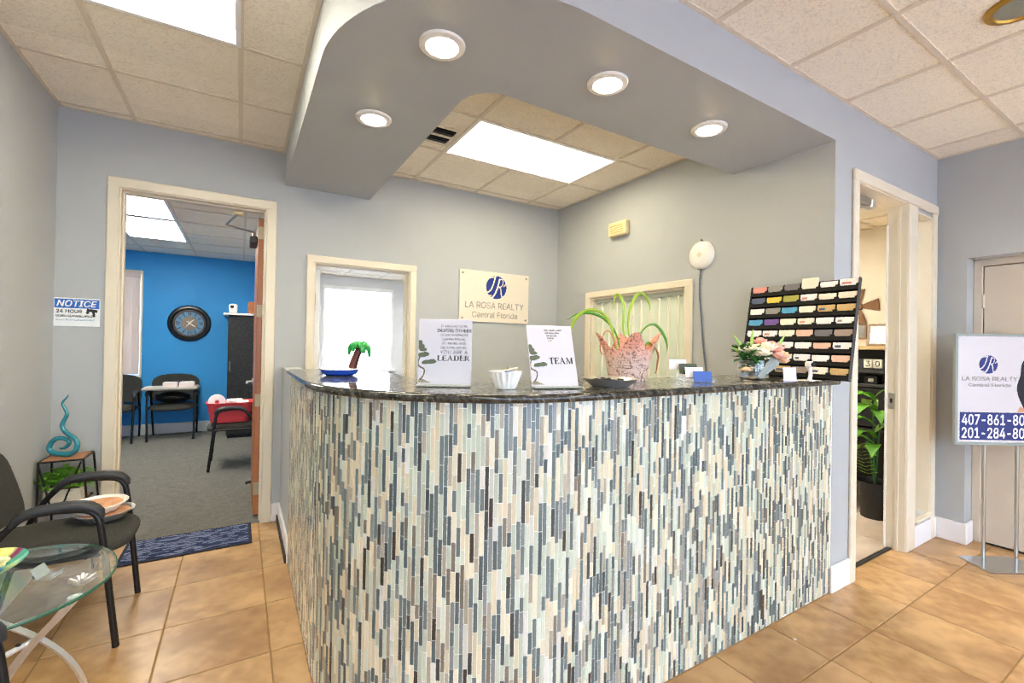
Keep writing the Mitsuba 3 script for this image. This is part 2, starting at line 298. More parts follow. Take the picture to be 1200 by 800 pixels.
# trims
def door_trim(key, x0, x1, top, y, w=.068, side=-1, z0=0.0, label='', d=.02, depth=.14, m='paint_trim'):
    k = name(key); a, b = (y - d, y)
    prof = lambda u0, u1, v0, v1: J(cbox(u0, u1, a, b, v0, v1, .006))
    P = [cbox(x0 - w, x0 + .0, a, b, z0, top + w, .006), cbox(x1, x1 + w, a, b, z0, top + w, .006), cbox(x0 - w, x1 + w, a - .002, b, top, top + w, .006)]
    add(k, J(P), m, label=label, kind='structure')
    add(f'{k}__jamb', J(box(x0, x0 + .005, y - d * .45, y + depth + .012, z0, top), box(x1 - .005, x1, y - d * .45, y + depth + .012, z0, top), box(x0, x1, y - d * .45, y + depth + .012, top - .005, top)), m)
    add(f'{k}__stop', J(box(x0 + .005, x0 + .014, y + .055, y + .09, z0, top - .005), box(x1 - .014, x1 - .005, y + .055, y + .09, z0, top - .005), box(x0 + .005, x1 - .005, y + .055, y + .09, top - .014, top - .005)), m)
    return k
door_trim('trim_1', D1[0], D1[1], D1[2], YB, label='cream frame of the doorway into the blue office')
door_trim('trim_2', D2[0], D2[1], D2[2], YB, w=.06, z0=.0, label='cream frame of the doorway into the white room')
# doorway and sidelight frame on the right
k = name('trim_3'); y0, y1 = YF - .02, YF
add(k, J(cbox(3.143, O3[0], y0, y1, 0, 2.495, .006), cbox(3.143, 4.50, y0 - .003, y1, O3[2], 2.495, .006), cbox(O3[1], SL[0], y0, y1, 0, O3[2], .006), cbox(SL[1], 4.49, y0, y1, 0, O3[2], .006)), 'paint_trim',
    label='cream frame around the open office doorway and its sidelight', kind='structure')
yj = YF - .008
add(f'{k}__jamb', J(box(O3[0], O3[0] + .005, yj, YF + .108, 0, O3[2]), box(O3[1] - .005, O3[1], yj, YF + .108, 0, O3[2]), box(O3[0], O3[1], yj, YF + .108, O3[2] - .005, O3[2]), box(O3[1] - .013, O3[1] - .005, YF + .03, YF + .05, 0, O3[2] - .005)), 'paint_trim')
add(f'{k}__sidelight_frame', J(box(SL[0], SL[0] + .012, yj, YF + .10, SL[2], SL[3]), box(SL[1] - .012, SL[1], yj, YF + .10, SL[2], SL[3]), box(SL[0], SL[1], yj, YF + .10, SL[3] - .012, SL[3]), box(SL[0], SL[1], y0 - .01, YF + .10, SL[2] - .02, SL[2])), 'paint_trim')
add(f'{k}__jamb_edge', box(O3[1] - .010, O3[1] - .004, YF + .100, YF + .112, 0, 2.3), 'glaze_white')
add(f'{k}__pane', box(SL[0] + .015, SL[1] - .015, YF + .084, YF + .089, SL[2], SL[3] - .015), 'glass_pane')
add(f'{k}__gasket', box(SL[0] + .012, SL[0] + .020, YF + .074, YF + .084, SL[2], SL[3] - .012), 'dark_grey')
sp = add(f'{k}__strike_plate', cbox(O3[1] - .0085, O3[1] - .0045, 1.325, 1.362, .985, 1.10, .002), 'steel'); add(f'{sp}__latch_hole', box(O3[1] - .009, O3[1] - .008, 1.337, 1.351, 1.03, 1.06), 'ink_black')
add(name('trim_4'), cbox(O3[0] + .006, O3[1] - .006, YF + .062, YF + .092, -.002, .007, .003), 'rubber', label='dark threshold strip in the right doorway', kind='structure')
USED.add('trim_4')
# window in the nook's right wall, with vertical blinds
k = name('window_1'); w = .072
add(k, J(cbox(XN - .02, XN, W[0] - w, W[0], W[2] - w, W[3] + w * .8, .006), cbox(XN - .02, XN, W[1], W[1] + w, W[2] - w, W[3] + w * .8, .006), cbox(XN - .022, XN, W[0] - w, W[1] + w, W[3], W[3] + w * .8, .006), cbox(XN - .03, XN, W[0] - w, W[1] + w, W[2] - w, W[2], .006),
         box(XN, XN + .13, W[0], W[0] + .015, W[2], W[3]), box(XN, XN + .13, W[1] - .015, W[1], W[2], W[3]), box(XN, XN + .13, W[0], W[1], W[3] - .015, W[3])), 'paint_trim', label='cream framed interior window with vertical blinds', kind='structure')
add(f'{k}__pane', box(XN + .095, XN + .10, W[0] + .015, W[1] - .015, W[2], W[3] - .015), 'glass_pane')
add(f'{k}__headrail', cbox(XN + .035, XN + .075, W[0] + .02, W[1] - .02, W[3] - .05, W[3] - .016, .004), 'blind_slat')
ns = 11
for i in range(ns):
    yy = W[0] + .055 + (W[1] - W[0] - .11) * i / (ns - 1)
    add(f'{k}__slat', at(cbox(-.0012, .0012, -.052, .052, 0, W[3] - W[2] - .055, .0008), (XN + .055, yy, W[2] + .005), rz=math.radians(-13 + rng.uniform(-2, 2))), 'blind_slat')
# baseboards
def baseboard(key, segs, label, h=.14, m='paint_base'):
    add(name(key), J([cbox(*s, 0, h, .005) for s in segs]), m, label=label, kind='structure')
baseboard('baseboard_back', [(D1[1] + .068, .285, YB - .016, YB), (XL, D1[0] - .068, YB - .016, YB)], 'white baseboard of the back wall')
baseboard('baseboard_left', [(XL, XL + .016, YE, YB - .016)], 'white baseboard of the left wall')
baseboard('baseboard_front', [(XN - .016, 3.143, YF - .016, YF), (XN - .016, XN, YF - .0, YF + .05), (4.10, XR, YF - .018, YF)], 'white baseboard at the column and under the sidelight', h=.155)
baseboard('baseboard_far_right', [(XR - .016, XR, RD[1] - .016, YF - .018), (XR, XR + .13, RD[1] - .016, RD[1])], 'white baseboard on the side wall by the recessed door', h=.155)
# recessed door at the far right
k = name('door_4'); xd = 4.68
add(k, cbox(xd + .01, xd + .05, RD[0] + .06, 1.045, .01, 2.03, .004), 'paint_door', label='plain cream steel door in the recess at the right edge', kind='structure')
add(f'{k}__frame', J(cbox(xd, xd + .06, 1.05, RD[1], 0, RD[2], .004), cbox(xd, xd + .06, RD[0], RD[0] + .055, 0, RD[2], .004), cbox(xd, xd + .06, RD[0], RD[1], 2.036, RD[2], .004)), 'paint_door')
for z in (.25, 1.02, 1.775): add(f'{k}__hinge', tube([(xd + .004, 1.046, z - .05), (xd + .004, 1.046, z + .05)], .008, 8), 'paint_trim')
add(f'{k}__sweep', box(xd + .008, xd + .05, RD[0] + .06, 1.045, .001, .012), 'rubber')
wall('wall_backing', [box(xd + .06, xd + .16, RD[0] - .1, RD[1] + .1, 0, 2.95)], 'paint_wall', 'wall behind the recessed door')

# ---------------------------------------------------------------- blue office behind the left doorway
OX0, OX1 = -2.7, .28
wall('wall_office_back', [box(OX0, -2.45, YO, YO + .12, 0, 2.95), box(-1.24, OX1, YO, YO + .12, 0, 2.95), box(-2.45, -1.24, YO, YO + .12, 0, .87), box(-2.45, -1.24, YO, YO + .12, 2.36, 2.95)], 'paint_blue', 'bright blue far wall of the left office')
wall('wall_office_side', [box(OX0 - .1, OX0, YB + .14, YO + .1, 0, 2.95)], 'paint_blue', 'blue side wall of the left office')
wall('wall_partition', [box(OX1, OX1 + .13, YB + .14, YO, 0, 2.95)], 'paint_white_room', 'partition between the blue office and the white room')
wall('wall_office_inner', [box(OX0, XL, YB + .02, YB + .14, 0, 2.95)], 'paint_wall', 'lobby side wall seen from the blue office')
add(name('floor_office'), box(OX0, OX1, YB + .02, YO, -.05, .002), 'carpet', label='grey carpet of the left office', kind='structure')
LO = [(-1.20, 4.72, -.60, 5.915), (-1.20, 5.955, -.60, 7.16)]
ceiling('ceiling_office', sg.box(OX0, YB + .14, OX1, YO), ZO, -.59, 7.17, LO, 'suspended tile ceiling of the blue office')
k = name('window_2')
add(k, J(cbox(-2.5, -1.22, YO - .015, YO, .83, .87, .004), cbox(-1.24, -1.215, YO - .015, YO, .87, 2.36, .004), cbox(-2.5, -1.215, YO - .015, YO, 2.34, 2.37, .004), cbox(-2.5, -2.45, YO - .015, YO, .87, 2.36, .004)), 'paint_trim', label='window with vertical blinds in the blue office', kind='structure')
add(f'{k}__pane', box(-2.45, -1.24, YO + .06, YO + .065, .87, 2.36), 'glass_pane')
add(f'{k}__headrail', cbox(-2.45, -1.24, YO - .05, YO - .01, 2.27, 2.35, .004), 'blind_pink')
for i in range(14): add(f'{k}__slat', at(cbox(-.044, .044, -.0015, .0015, 0, 1.40, .001), (-1.285 - .083 * i, YO - .03, .88), rz=math.radians(14)), 'blind_pink')
baseboard('baseboard_office', [(OX0, OX1, YO - .018, YO)], 'white baseboard of the blue wall', h=.155)

# ---------------------------------------------------------------- white room behind the second doorway
BX0, BX1 = OX1 + .13, XN
wall('wall_white_back', [box(BX0, 1.23, YO, YO + .12, 0, 2.95), box(2.37, BX1 + .13, YO, YO + .12, 0, 2.95), box(1.23, 2.37, YO, YO + .12, 0, .90), box(1.23, 2.37, YO, YO + .12, 2.31, 2.95)], 'paint_white_room', 'grey-white far wall with a bright window')
wall('wall_white_side', [box(BX1, BX1 + .13, YB + .14, YO, 0, 2.95)], 'paint_white_room', 'side wall of the white room')
add(name('floor_white_room'), box(BX0, BX1, YB + .02, YO, -.05, .002), 'carpet', label='floor of the white room', kind='structure')
LW = (1.51, 5.46, 2.12, 6.68)
ceiling('ceiling_white_room', sg.box(BX0, YB + .14, BX1, YO), 2.55, .9, 7.9, [LW], 'ceiling of the white room')
LW = (1.51, 5.46, 2.12, 6.68)
k = name('window_3')
add(k, J(cbox(1.19, 1.23, YO - .02, YO + .1, .90, 2.31, .004), cbox(2.37, 2.41, YO - .02, YO + .1, .90, 2.31, .004), cbox(1.19, 2.41, YO - .03, YO + .1, 2.31, 2.37, .004), cbox(1.15, 2.45, YO - .09, YO + .1, .86, .90, .006)), 'white_paint', label='bright window of the white room', kind='structure')
add(f'{k}__pane', box(1.23, 2.37, YO + .05, YO + .055, .90, 2.31), 'glass_pane')
k = name('door_2'); add(k, cbox(.525, .565, YB + .15, YB + .92, .01, 2.00, .003), 'white_paint', label='white door swung open into the white room', kind='structure')
add(f'{k}__hinge', cbox(.507, .515, YB + .03, YB + .13, 1.655, 1.785, .003), mat('bronze', '#7a5a3a', .4, .7))

# ---------------------------------------------------------------- office behind the right doorway
RX1, RY1, ZR = 5.30, 4.1, 2.60
wall('wall_right_office_far', [box(RX1, RX1 + .1, YF, RY1, 0, 2.95)], 'paint_cream', 'cream far wall of the right office')
wall('wall_right_office_back', [box(XN + .13, RX1, RY1, RY1 + .1, 0, 2.95)], 'paint_cream', 'cream end wall of the right office')
wall('wall_right_office_front', [box(XR + .22, RX1 + .1, YF - .05, YF + .10, 0, 2.95)], 'paint_cream', 'cream front wall of the right office')
k = name('floor_right_office'); add(k, box(XN + .1, RX1, YF + .093, RY1, -.08, -.004), 'grout_floor', label='pale tiled floor of the right office', kind='structure')
for i in range(5):
    for j in range(6):
        add(f'{k}__tile', cbox(3.14 + .46 * i + .003 - (.04 if not i else 0), min(3.14 + .46 * (i + 1) - .003, RX1), YF + .093 + .46 * j + .003, YF + .093 + .46 * (j + 1) - .003, -.03, 0, .002), 'floor_pale')
LR = (3.66, 1.93, 4.27, 3.15)
ceiling('ceiling_right_office', sg.box(XN + .13, YF + .10, RX1, RY1), ZR, 3.66, 1.93, [LR], 'suspended tile ceiling of the right office')

#@@OBJECTS
# ================================================================ LIGHTS THE PLACE HAS
def troffer(r, z, L, label, group=None):
    x0, y0, x1, y1 = r; t = thing('ceiling_light', label, 'ceiling light', group)
    add(f'{t}__frame', J(box(x0, x1, y0, y0 + .022, z - .006, z + .05), box(x0, x1, y1 - .022, y1, z - .006, z + .05), box(x0, x0 + .022, y0, y1, z - .006, z + .05), box(x1 - .022, x1, y0, y1, z - .006, z + .05), box(x0, x1, y0, y1, z + .05, z + .06)), 'white_paint')
    m = box(x0 + .022, x1 - .022, y0 + .022, y1 - .022, z + .004, z + .012)
    add(f'{t}__lens', m, 'lens_white', emitter=emit(L))
    return t
troffer(TA, ZC, L_TROFFER, 'bright fluorescent ceiling panel at the top left, above the waiting chairs')
troffer(TB, ZC, L_TROFFER * np.array([1.0, .94, .82]), 'long glowing fluorescent panel in the tile ceiling above the reception nook')
troffer(LT[0], ZC, L_TROFFER, 'fluorescent ceiling panel of the lobby near the entrance, left'); troffer(LT[1], ZC, L_TROFFER, 'fluorescent ceiling panel of the lobby near the entrance, right')
troffer(LO[0], ZO, L_OFFICE, 'nearer of the two glowing panels in the blue office ceiling'); troffer(LO[1], ZO, L_OFFICE, 'farther of the two glowing panels in the blue office ceiling')
troffer(LW, 2.55, L_OFFICE * 2.2, 'fluorescent ceiling panel of the white room')
troffer(LR, ZR, L_OFFICE * 1.4, 'fluorescent ceiling panel of the right office')
for x, y, lb in ((.683, 1.724, 'warm recessed downlight, nearest the soffit rounded corner'), (1.433, 1.56, 'warm recessed downlight in the middle of the soffit front'), (.598, 2.487, 'warm recessed downlight in the left arm of the soffit'), (2.205, 1.578, 'warm recessed downlight nearest the right wall')):
    t = thing('downlight', lb, 'downlight', 'downlights in the soffit')
    add(f'{t}__trim_ring', at(lathe([(.063, -.004), (.067, -.009), (.090, -.006), (.094, -.001), (.094, .004), (.063, .004)], 40), (x, y, ZS - .004)), 'glaze_white', smooth=35)
    add(f'{t}__lens', at(lathe([(0, -.028), (.025, -.026), (.050, -.017), (.0635, -.004), (.0635, .002), (0, .002)], 36), (x, y, ZS - .004)), 'lens_white', emitter=emit(L_DOWN))
t = thing('ceiling_speaker', 'round unlit ceiling fitting with a brass ring, top right', 'ceiling fitting')
add(f'{t}__ring', at(lathe([(.088, -.002), (.094, -.012), (.115, -.008), (.12, 0), (.088, .002)], 40), (2.80, .515, ZC + .001)), 'brass', smooth=35)
add(f'{t}__disc', at(lathe([(0, -.004), (.09, -.003), (.09, .001), (0, .001)], 40), (2.80, .515, ZC + .001)), mat('grey_disc', '#8a8b7c', .5))
t = thing('air_vent', 'dark slotted air vent in the reception ceiling beside the soffit edge', 'air vent')
add(f'{t}__frame', J(*[box(*q, ZC - .006, ZC + .004) for q in ((1.0, 1.29, 2.84, 2.87), (1.0, 1.29, 3.09, 3.12), (1.0, 1.03, 2.84, 3.12), (1.26, 1.29, 2.84, 3.12), (1.0, 1.29, 2.965, 2.995))]), 'ceiling_tee')
add(f'{t}__slot', box(1.03, 1.26, 2.87, 2.965, ZC - .002, ZC + .003), 'ink_black'); add(f'{t}__slot', box(1.03, 1.26, 2.995, 3.09, ZC - .002, ZC + .003), 'ink_black')
for q in (2.90, 2.93, 3.025, 3.055): add(f'{t}__louver', at(box(-.115, .115, -.010, .010, -.001, .001), (1.145, q, ZC - .004), rx=.6), 'dark_grey')

# ================================================================ RECEPTION COUNTER
t = thing('reception_counter', 'curved reception counter clad in slim vertical mosaic tiles with a dark granite top', 'counter')
YT = 3.13
def path(off, n=26, y_end=YT, x_end=XN):
    """outer face moved outward by off: points and outward normals along the counter"""
    cx, cy, r = ARC; P = [((cx - r - off), y_end)]; N = [(-1, 0)]
    for a in np.linspace(math.pi, 1.5 * math.pi, n): P.append((cx + (r + off) * math.cos(a), cy + (r + off) * math.sin(a))); N.append((math.cos(a), math.sin(a)))
    P.append((x_end, cy - r - off)); N.append((0, -1)); return np.array(P), np.array(N)
def strip(o_out, o_in, z0, z1, bev=0.0, y_end=YT, x_end=XN, sec=None):
    sec = sec or [(o_out, z0), (o_out, z1), (o_in, z1), (o_in, z0)]
    base, N = path(0, y_end=y_end, x_end=x_end); V = []; F = []; m = len(sec)
    for (p, nn) in zip(base, N): V += [(p[0] + nn[0] * o, p[1] + nn[1] * o, z) for o, z in sec]
    n = len(base)
    for i in range(n - 1):
        for kk in range(m):
            A, B = i * m + kk, i * m + (kk + 1) % m; F += [[A, B, B + m], [A, B + m, A + m]]
    for kk in range(1, m - 1): F += [[0, kk + 1, kk], [(n - 1) * m, (n - 1) * m + kk, (n - 1) * m + kk + 1]]
    me = trimesh.Trimesh(np.array(V), F, process=False); me.fix_normals(); return me
add(f'{t}__core', strip(-.012, -.13, .0, 1.1985, x_end=XN - .003), 'mosaic_grout', smooth=25)
add(f'{t}__tile_backing', strip(-.0008, -.0125, .006, 1.1985, x_end=XN - .003), 'mosaic_grout', smooth=25)
rr = .0155; zt0, zt1 = 1.199, 1.23
secg = [(.042 - rr + rr * math.cos(a), (zt0 + zt1) / 2 + rr * math.sin(a)) for a in np.linspace(-math.pi / 2, math.pi / 2, 9)] + [(-.45 + rr - rr * math.cos(a), (zt0 + zt1) / 2 - rr * math.sin(a) * -1) for a in np.linspace(math.pi / 2, -math.pi / 2, 5)]
add(f'{t}__countertop', strip(0, 0, 0, 0, sec=secg, y_end=2.93, x_end=XN - .004), 'granite', smooth=40)
add(f'{t}__base_strip', strip(.0022, -.011, 0, .006, x_end=XN - .017), 'grout_floor')
# mosaic
PAL = [('#728080', 30), ('#5d6b6e', 22), ('#474e4e', 7), ('#cdd6c2', 17), ('#dde4d2', 8), ('#e6d9ba', 14), ('#f0e7cc', 9), ('#b5ad9b', 8), ('#847d70', 8), ('#48433c', 5), ('#e4e3da', 6), ('#8e9493', 7)]
DK = (0, 1, 2, 8, 9)
cols = [lin(c) for c, _ in PAL]; wts = [w_ for _, w_ in PAL]
L0 = YT - ARC[1]; L1 = L0 + ARC[2] * math.pi / 2; LE = L1 + XN - ARC[0]
def on_path(s):
    if s < L0: return np.array([ARC[0] - ARC[2], YT - s]), np.array([-1.0, 0])
    if s < L1:
        a = math.pi + (s - L0) / ARC[2]; return np.array([ARC[0] + ARC[2] * math.cos(a), ARC[1] + ARC[2] * math.sin(a)]), np.array([math.cos(a), math.sin(a)])
    return np.array([ARC[0] + s - L1, YF]), np.array([0, -1.0])
pieces = []; s = .001; last = None; prevc = []
while s < LE - .017:
    w_ = rng.choice((.0126, .0132, .0135, .0136)); p, nn = on_path(s + w_ / 2); tt = np.array([-nn[1], nn[0]]); z = .007 - rng.uniform(0, .09); curc = []
    while z < 1.196:
        h = rng.choice((.048, .073, .098, .098, .148)); za, zb = max(z, .007), min(z + h, 1.197)
        ci = rng.choices(range(len(cols)), wts)[0]
        for _ in range(1):
            if ci in DK and (last in DK and rng.random() < .6 or any(a < zb - .02 and b > za + .02 for a, b in prevc)): ci = rng.choices(range(len(cols)), wts)[0]
        last = ci
        if ci in DK: curc.append((za, zb))
        if zb - za > .008: pieces.append((p, tt, nn, w_ - .0002, za, zb, np.clip(cols[ci] * rng.uniform(.70, .90), 0, .9)))
        z += h + .0026
    prevc = curc
    s += w_ + .0025
def tile_mesh(q):
    p, tt, nn, w_, za, zb, c = q; d, b = .0022, .0005
    V = []
    for o, wi, zz in ((-.0015, 0, 0), (d - b, 0, 0), (d, b, b)):
        for sx, z_ in ((-1, za + zz), (1, za + zz), (1, zb - zz), (-1, zb - zz)):
            xy = p + tt * sx * (w_ / 2 - wi) + nn * (o - .0012); V.append((xy[0], xy[1], z_))
    F = [[8, 9, 10], [8, 10, 11]]
    for a in (0, 4):
        for k_ in range(4): A, B = a + k_, a + (k_ + 1) % 4; F += [[A, B, B + 4], [A, B + 4, A + 4]]
    return np.array(V), np.array(F)
def shown(q):
    p, tt, nn, w_, za, zb, c = q; v = CAM[:2] - p; d = np.linalg.norm(v); zc = (za + zb) / 2
    ray = np.array([p[0], p[1], zc]) - CAM; u = ray @ np.cross(_f2, _u3) / (ray @ _f2) * FPX + 600; vv = 400 - ray @ _u3 / (ray @ _f2) * FPX
    return (w_ * max(v @ nn / d, 0)) * (zb - za) / d ** 2 if 0 < u < 1200 and vv < 795 else 0
pieces.sort(key=shown, reverse=True)
for i, q in enumerate(pieces[:300]):
    V, F = tile_mesh(q); scene[f'{t}__tile' + (f'_{i:03d}' if i else '')] = ply((V, F), 'mosaic', color=np.tile(q[6], (len(V), 1)))
VV, FF, CC, a0 = [], [], [], 0
for q in pieces[300:]:
    V, F = tile_mesh(q); VV.append(V); FF.append(F + a0); CC.append(np.tile(q[6], (len(V), 1))); a0 += len(V)
scene[f'{t}__mosaic_field'] = ply((np.vstack(VV), np.vstack(FF)), 'mosaic', color=np.vstack(CC)); tag(f'{t}__mosaic_field', kind='stuff')
# plain stub of wall from the mosaic to the back wall
k = t; add(f'{k}__side_panel', box(.282, .40, YT + .001, YB - .001, 0, 1.19), 'paint_wall')
add(f'{k}__baseboard', cbox(.268, .283, YT + .002, YB - .017, .0, .14, .004), 'paint_base'); add(f'{k}__rubber_base', cbox(.258, .269, YT + .01, YB - .018, 0, .05, .004), 'rubber')
# desk chair behind the counter: only its top shows
t = thing('desk_chair', 'black desk chair behind the counter with only its back top showing', 'chair')
add(f'{t}__backrest', at(cbox(-.22, .22, -.03, .03, .62, 1.05, .03), (1.35, 2.55, 0), rz=.2), 'black_plastic'); add(f'{t}__seat', at(cbox(-.24, .24, -.24, .24, .42, .50, .03), (1.29, 2.28, 0), rz=.2), 'black_plastic')
add(f'{t}__column', tube([(1.29, 2.28, .08), (1.29, 2.28, .43)], .03, 10), 'black_plastic'); add(f'{t}__bracket', at(cbox(-.03, .03, -.02, .02, .44, .66, .01), (1.345, 2.53, 0), rz=.2), 'black_plastic')
for i in range(5):
    a = i * 1.2566 + .3; add(f'{t}__leg', tube([(1.29, 2.28, .10), (1.29 + .28 * math.cos(a), 2.28 + .28 * math.sin(a), .05)], .02, 8), 'black_plastic'); add(f'{t}__caster', ball((1.29 + .28 * math.cos(a), 2.28 + .28 * math.sin(a), .025), .025, 1), 'black_plastic')

# ================================================================ DOORS AND CLOSERS
t = thing('office_door', 'brown wooden door swung open into the blue office', 'door')
add(f'{t}__slab', cbox(.106, .149, YB + .165, YB + 1.02, .01, 2.37, .003), 'door_wood')
for z in (.22, .92, 1.63, 2.25): add(f'{t}__hinge', J(cbox(.104, .151, YB + .160, YB + .166, z - .05, z + .05, .002), tube([(.156, YB + .152, z - .05), (.156, YB + .152, z + .05)], .007, 8)), 'hinge_tan')
for z in (1.01,): add(f'{t}__handle', J(tube(rounded([(.107, YB + .93, z), (.056, YB + .93, z), (.056, YB + .80, z)], .02), .010, 8), at(lathe([(0, 0), (.03, 0), (.028, .008), (0, .01)], 20), (.106, YB + .93, z), ry=-math.pi / 2)), 'steel')
add(f'{t}__door_stop', tube([(.107, YB + .95, .07), (.06, YB + .95, .06)], .014, 8), 'rubber')
add(f'{t}__closer_shoe', cbox(-.07, .0, YB + .10, YB + .145, 2.36, 2.385, .006), 'beige_plastic')
add(f'{t}__closer_arm', tube([(-.04, YB + .125, 2.36), (-.115, YB + .36, 2.325)], .012, 8, flat=(1, .5)), 'steel'); add(f'{t}__closer_arm', tube([(-.115, YB + .36, 2.325), (.08, YB + .50, 2.315)], .011, 8, flat=(1, .5)), 'steel')
add(f'{t}__closer_body', cbox(.05, .106, YB + .36, YB + .62, 2.20, 2.26, .008), 'dark_grey'); add(f'{t}__closer_spindle', tube([(.08, YB + .50, 2.255), (.08, YB + .50, 2.325)], .012, 8), 'steel')
t = thing('door_closer', 'grey door closer at the top of the right office doorway', 'door closer')
add(f'{t}__body', cbox(3.30, 3.56, YF + .052, YF + .10, 2.355, 2.41, .008), 'steel'); add(f'{t}__arm', tube([(3.52, YF + .075, 2.345), (3.28, YF + .20, 2.315)], .012, 8, flat=(1, .6)), 'steel'); add(f'{t}__end_cap', cbox(3.555, 3.62, YF + .050, YF + .102, 2.342, 2.408, .01), mat('steel_light', '#c9c4ba', .3, .6))

# ================================================================ WAITING CORNER
def make_chair(label, loc, rz, group=None):
    t = thing('armchair', label, 'chair', group); A = lambda m: at(m, loc, rz)
    seat = trimesh.creation.icosphere(subdivisions=3); v = seat.vertices; v[:] = np.sign(v) * np.abs(v) ** [[.55, .55, .8]]; seat.apply_scale((.27, .25, .042)); v = seat.vertices
    v[:, 2] += -.10 * np.clip(v[:, 0] - .14, 0, 1) - .012; seat.apply_translation((.035, 0, .455)); add(f'{t}__seat', A(seat), 'chair_fabric', smooth=True)
    n = 15; V = []; F = []
    for i in range(n):
        z = .50 + .38 * i / (n - 1); f = i / (n - 1); hw = .278 * (1 - .32 * max(0, (f - .72) / .28) ** 2.2) * (1 - .12 * max(0, (.2 - f) / .2) ** 2)
        for j in range(13):
            u = -1 + 2 * j / 12; V.append((-.205 - .075 * f - .03 * f * f + .035 * u * u, u * hw, z - .02 * f ** 3 * u * u))
    V = np.array(V); back = V + [-.032, 0, 0]; nv = len(V); VV = np.vstack([V, back])
    for i in range(n - 1):
        for j in range(12):
            a = i * 13 + j; F += [[a, a + 1, a + 14], [a, a + 14, a + 13], [nv + a, nv + a + 14, nv + a + 1], [nv + a, nv + a + 13, nv + a + 14]]
    rim = [j for j in range(13)] + [i * 13 + 12 for i in range(1, n)] + [(n - 1) * 13 + j for j in range(11, -1, -1)] + [i * 13 for i in range(n - 2, 0, -1)]
    for a, b in zip(rim, rim[1:] + rim[:1]): F += [[a, nv + a, nv + b], [a, nv + b, b]]
    bk = trimesh.Trimesh(VV, F, process=False); bk.fix_normals(); add(f'{t}__backrest', A(bk), 'chair_fabric', smooth=50)
    for sd in (-1, 1):
        y = .268 * sd; yy = .255 * sd
        add(f'{t}__leg', A(tube(rounded([(.275, yy, .0), (.225, y, .50), (.205, y, .635), (.06, y, .652), (-.03, y, .645), (-.10, y, .57), (-.16, y, .455), (-.18, y, .38)], .07, 6), .0135, 10)), 'black_frame', smooth=40)
        add(f'{t}__leg', A(tube(rounded([(-.275, yy, 0), (-.20, y, .32), (-.18, y, .40)], .05, 6), .0125, 10)), 'black_frame', smooth=40)
        add(f'{t}__arm_pad', A(tube(spline([(-.065, y, .605), (-.025, y, .648), (.05, y, .664), (.13, y, .664), (.19, y, .648), (.222, y, .598)], 16), [.012, .02, .023, .024, .025, .025, .025, .025, .025, .025, .025, .025, .024, .022, .02, .012], 12, flat=(1.2, .85))), 'arm_rubber', smooth=40)
        add(f'{t}__side_rail', A(tube([(.225, y, .435), (-.225, y, .435)], .011, 8)), 'black_frame')
    add(f'{t}__cross_bar', A(J(tube([(.17, -.268, .43), (.17, .268, .43)], .010, 8), tube([(-.15, -.268, .43), (-.15, .268, .43)], .010, 8), tube([(-.21, -.10, .43), (-.262, -.10, .62)], .012, 8), tube([(-.21, .10, .43), (-.262, .10, .62)], .012, 8))), 'black_frame')
    return t
make_chair('black fabric armchair by the left wall with two pie tins on its seat', (-.735, 2.925, 0), 0)
make_chair('armchair cut off by the bottom left corner of the photo', (-.745, 1.43, 0), 0)
make_chair('black office chair under the window at the left edge of the blue office doorway', (-1.47, 7.96, .002), -math.pi / 2)
make_chair('black office chair below the wall clock with a pale board across its arms', (-.80, 7.96, .002), -math.pi / 2)
make_chair('black office chair seen from the side holding a red basket', (.005, 5.945, .002), math.pi)

for i, (z, x, y, lb) in enumerate(((.487, -.572, 3.01, 'foil pie tin on the armchair seat, lower of the stack'), (.528, -.60, 3.02, 'white pie dish with brown crust, upper of the stack on the armchair'))):
    t = thing('pie_tin', lb, 'pie tin', 'pie tins on the armchair')
    add(f'{t}__dish', at(lathe([(0, 0), (.078, 0), (.104, .033), (.118, .036), (.119, .039), (.103, .037), (.077, .004), (0, .004)], 36), (x, y, z), rx=.03 * i), 'glaze_white' if i else 'foil', smooth=30)
    add(f'{t}__filling', at(lathe([(0, .034), (.06, .033), (.098, .030), (.09, .02), (0, .02)], 30), (x, y, z), rx=.03 * i), 'pie_crust', smooth=30)

# glass table
t = thing('glass_table', 'round side table with a clear green-edged glass top and chrome legs', 'table'); tc = (-.68, 2.168); th = np.linspace(0, 2 * math.pi, 72, endpoint=False)
def disc(s, z): return [(tc[0] + .300 * s * math.cos(a), tc[1] + (.372 if math.sin(a) > 0 else .312) * s * math.sin(a), z) for a in th]
def slab(r0, r1, prof):
    rings = [disc(q, z) for q, z in prof]; m = len(rings); V = np.vstack([np.array(r) for r in rings] + [[[*tc, prof[0][1]]], [[*tc, prof[-1][1]]]]); F = []; n = len(th)
    for i in range(m - 1):
        for j in range(n): A, B = i * n + j, i * n + (j + 1) % n; F += [[A, B, B + n], [A, B + n, A + n]]
    if r0: F += [[m * n, (j + 1) % n, j] for j in range(n)] + [[m * n + 1, (m - 1) * n + j, (m - 1) * n + (j + 1) % n] for j in range(n)]
    return trimesh.Trimesh(V, F, process=False)
add(f'{t}__glass_top', slab(1, 1, [(.985, .538), (.985, .550)]), 'glass_sheet')
add(f'{t}__glass_edge', slab(0, 1, [(.985, .538), (.997, .5395), (1, .544), (.997, .5485), (.985, .550)]), 'glass_green_edge', smooth=60)
hub = np.array([-.615, 2.265, .30])
legs = [[(-.455, 2.025, .535), (-.53, 2.14, .42), (-.615, 2.265, .30), (-.71, 2.40, .15), (-.78, 2.50, .012)], [(-.80, 2.20, .535), (-.70, 2.24, .41), (-.615, 2.275, .315), (-.52, 2.30, .17), (-.485, 2.33, .012)]]
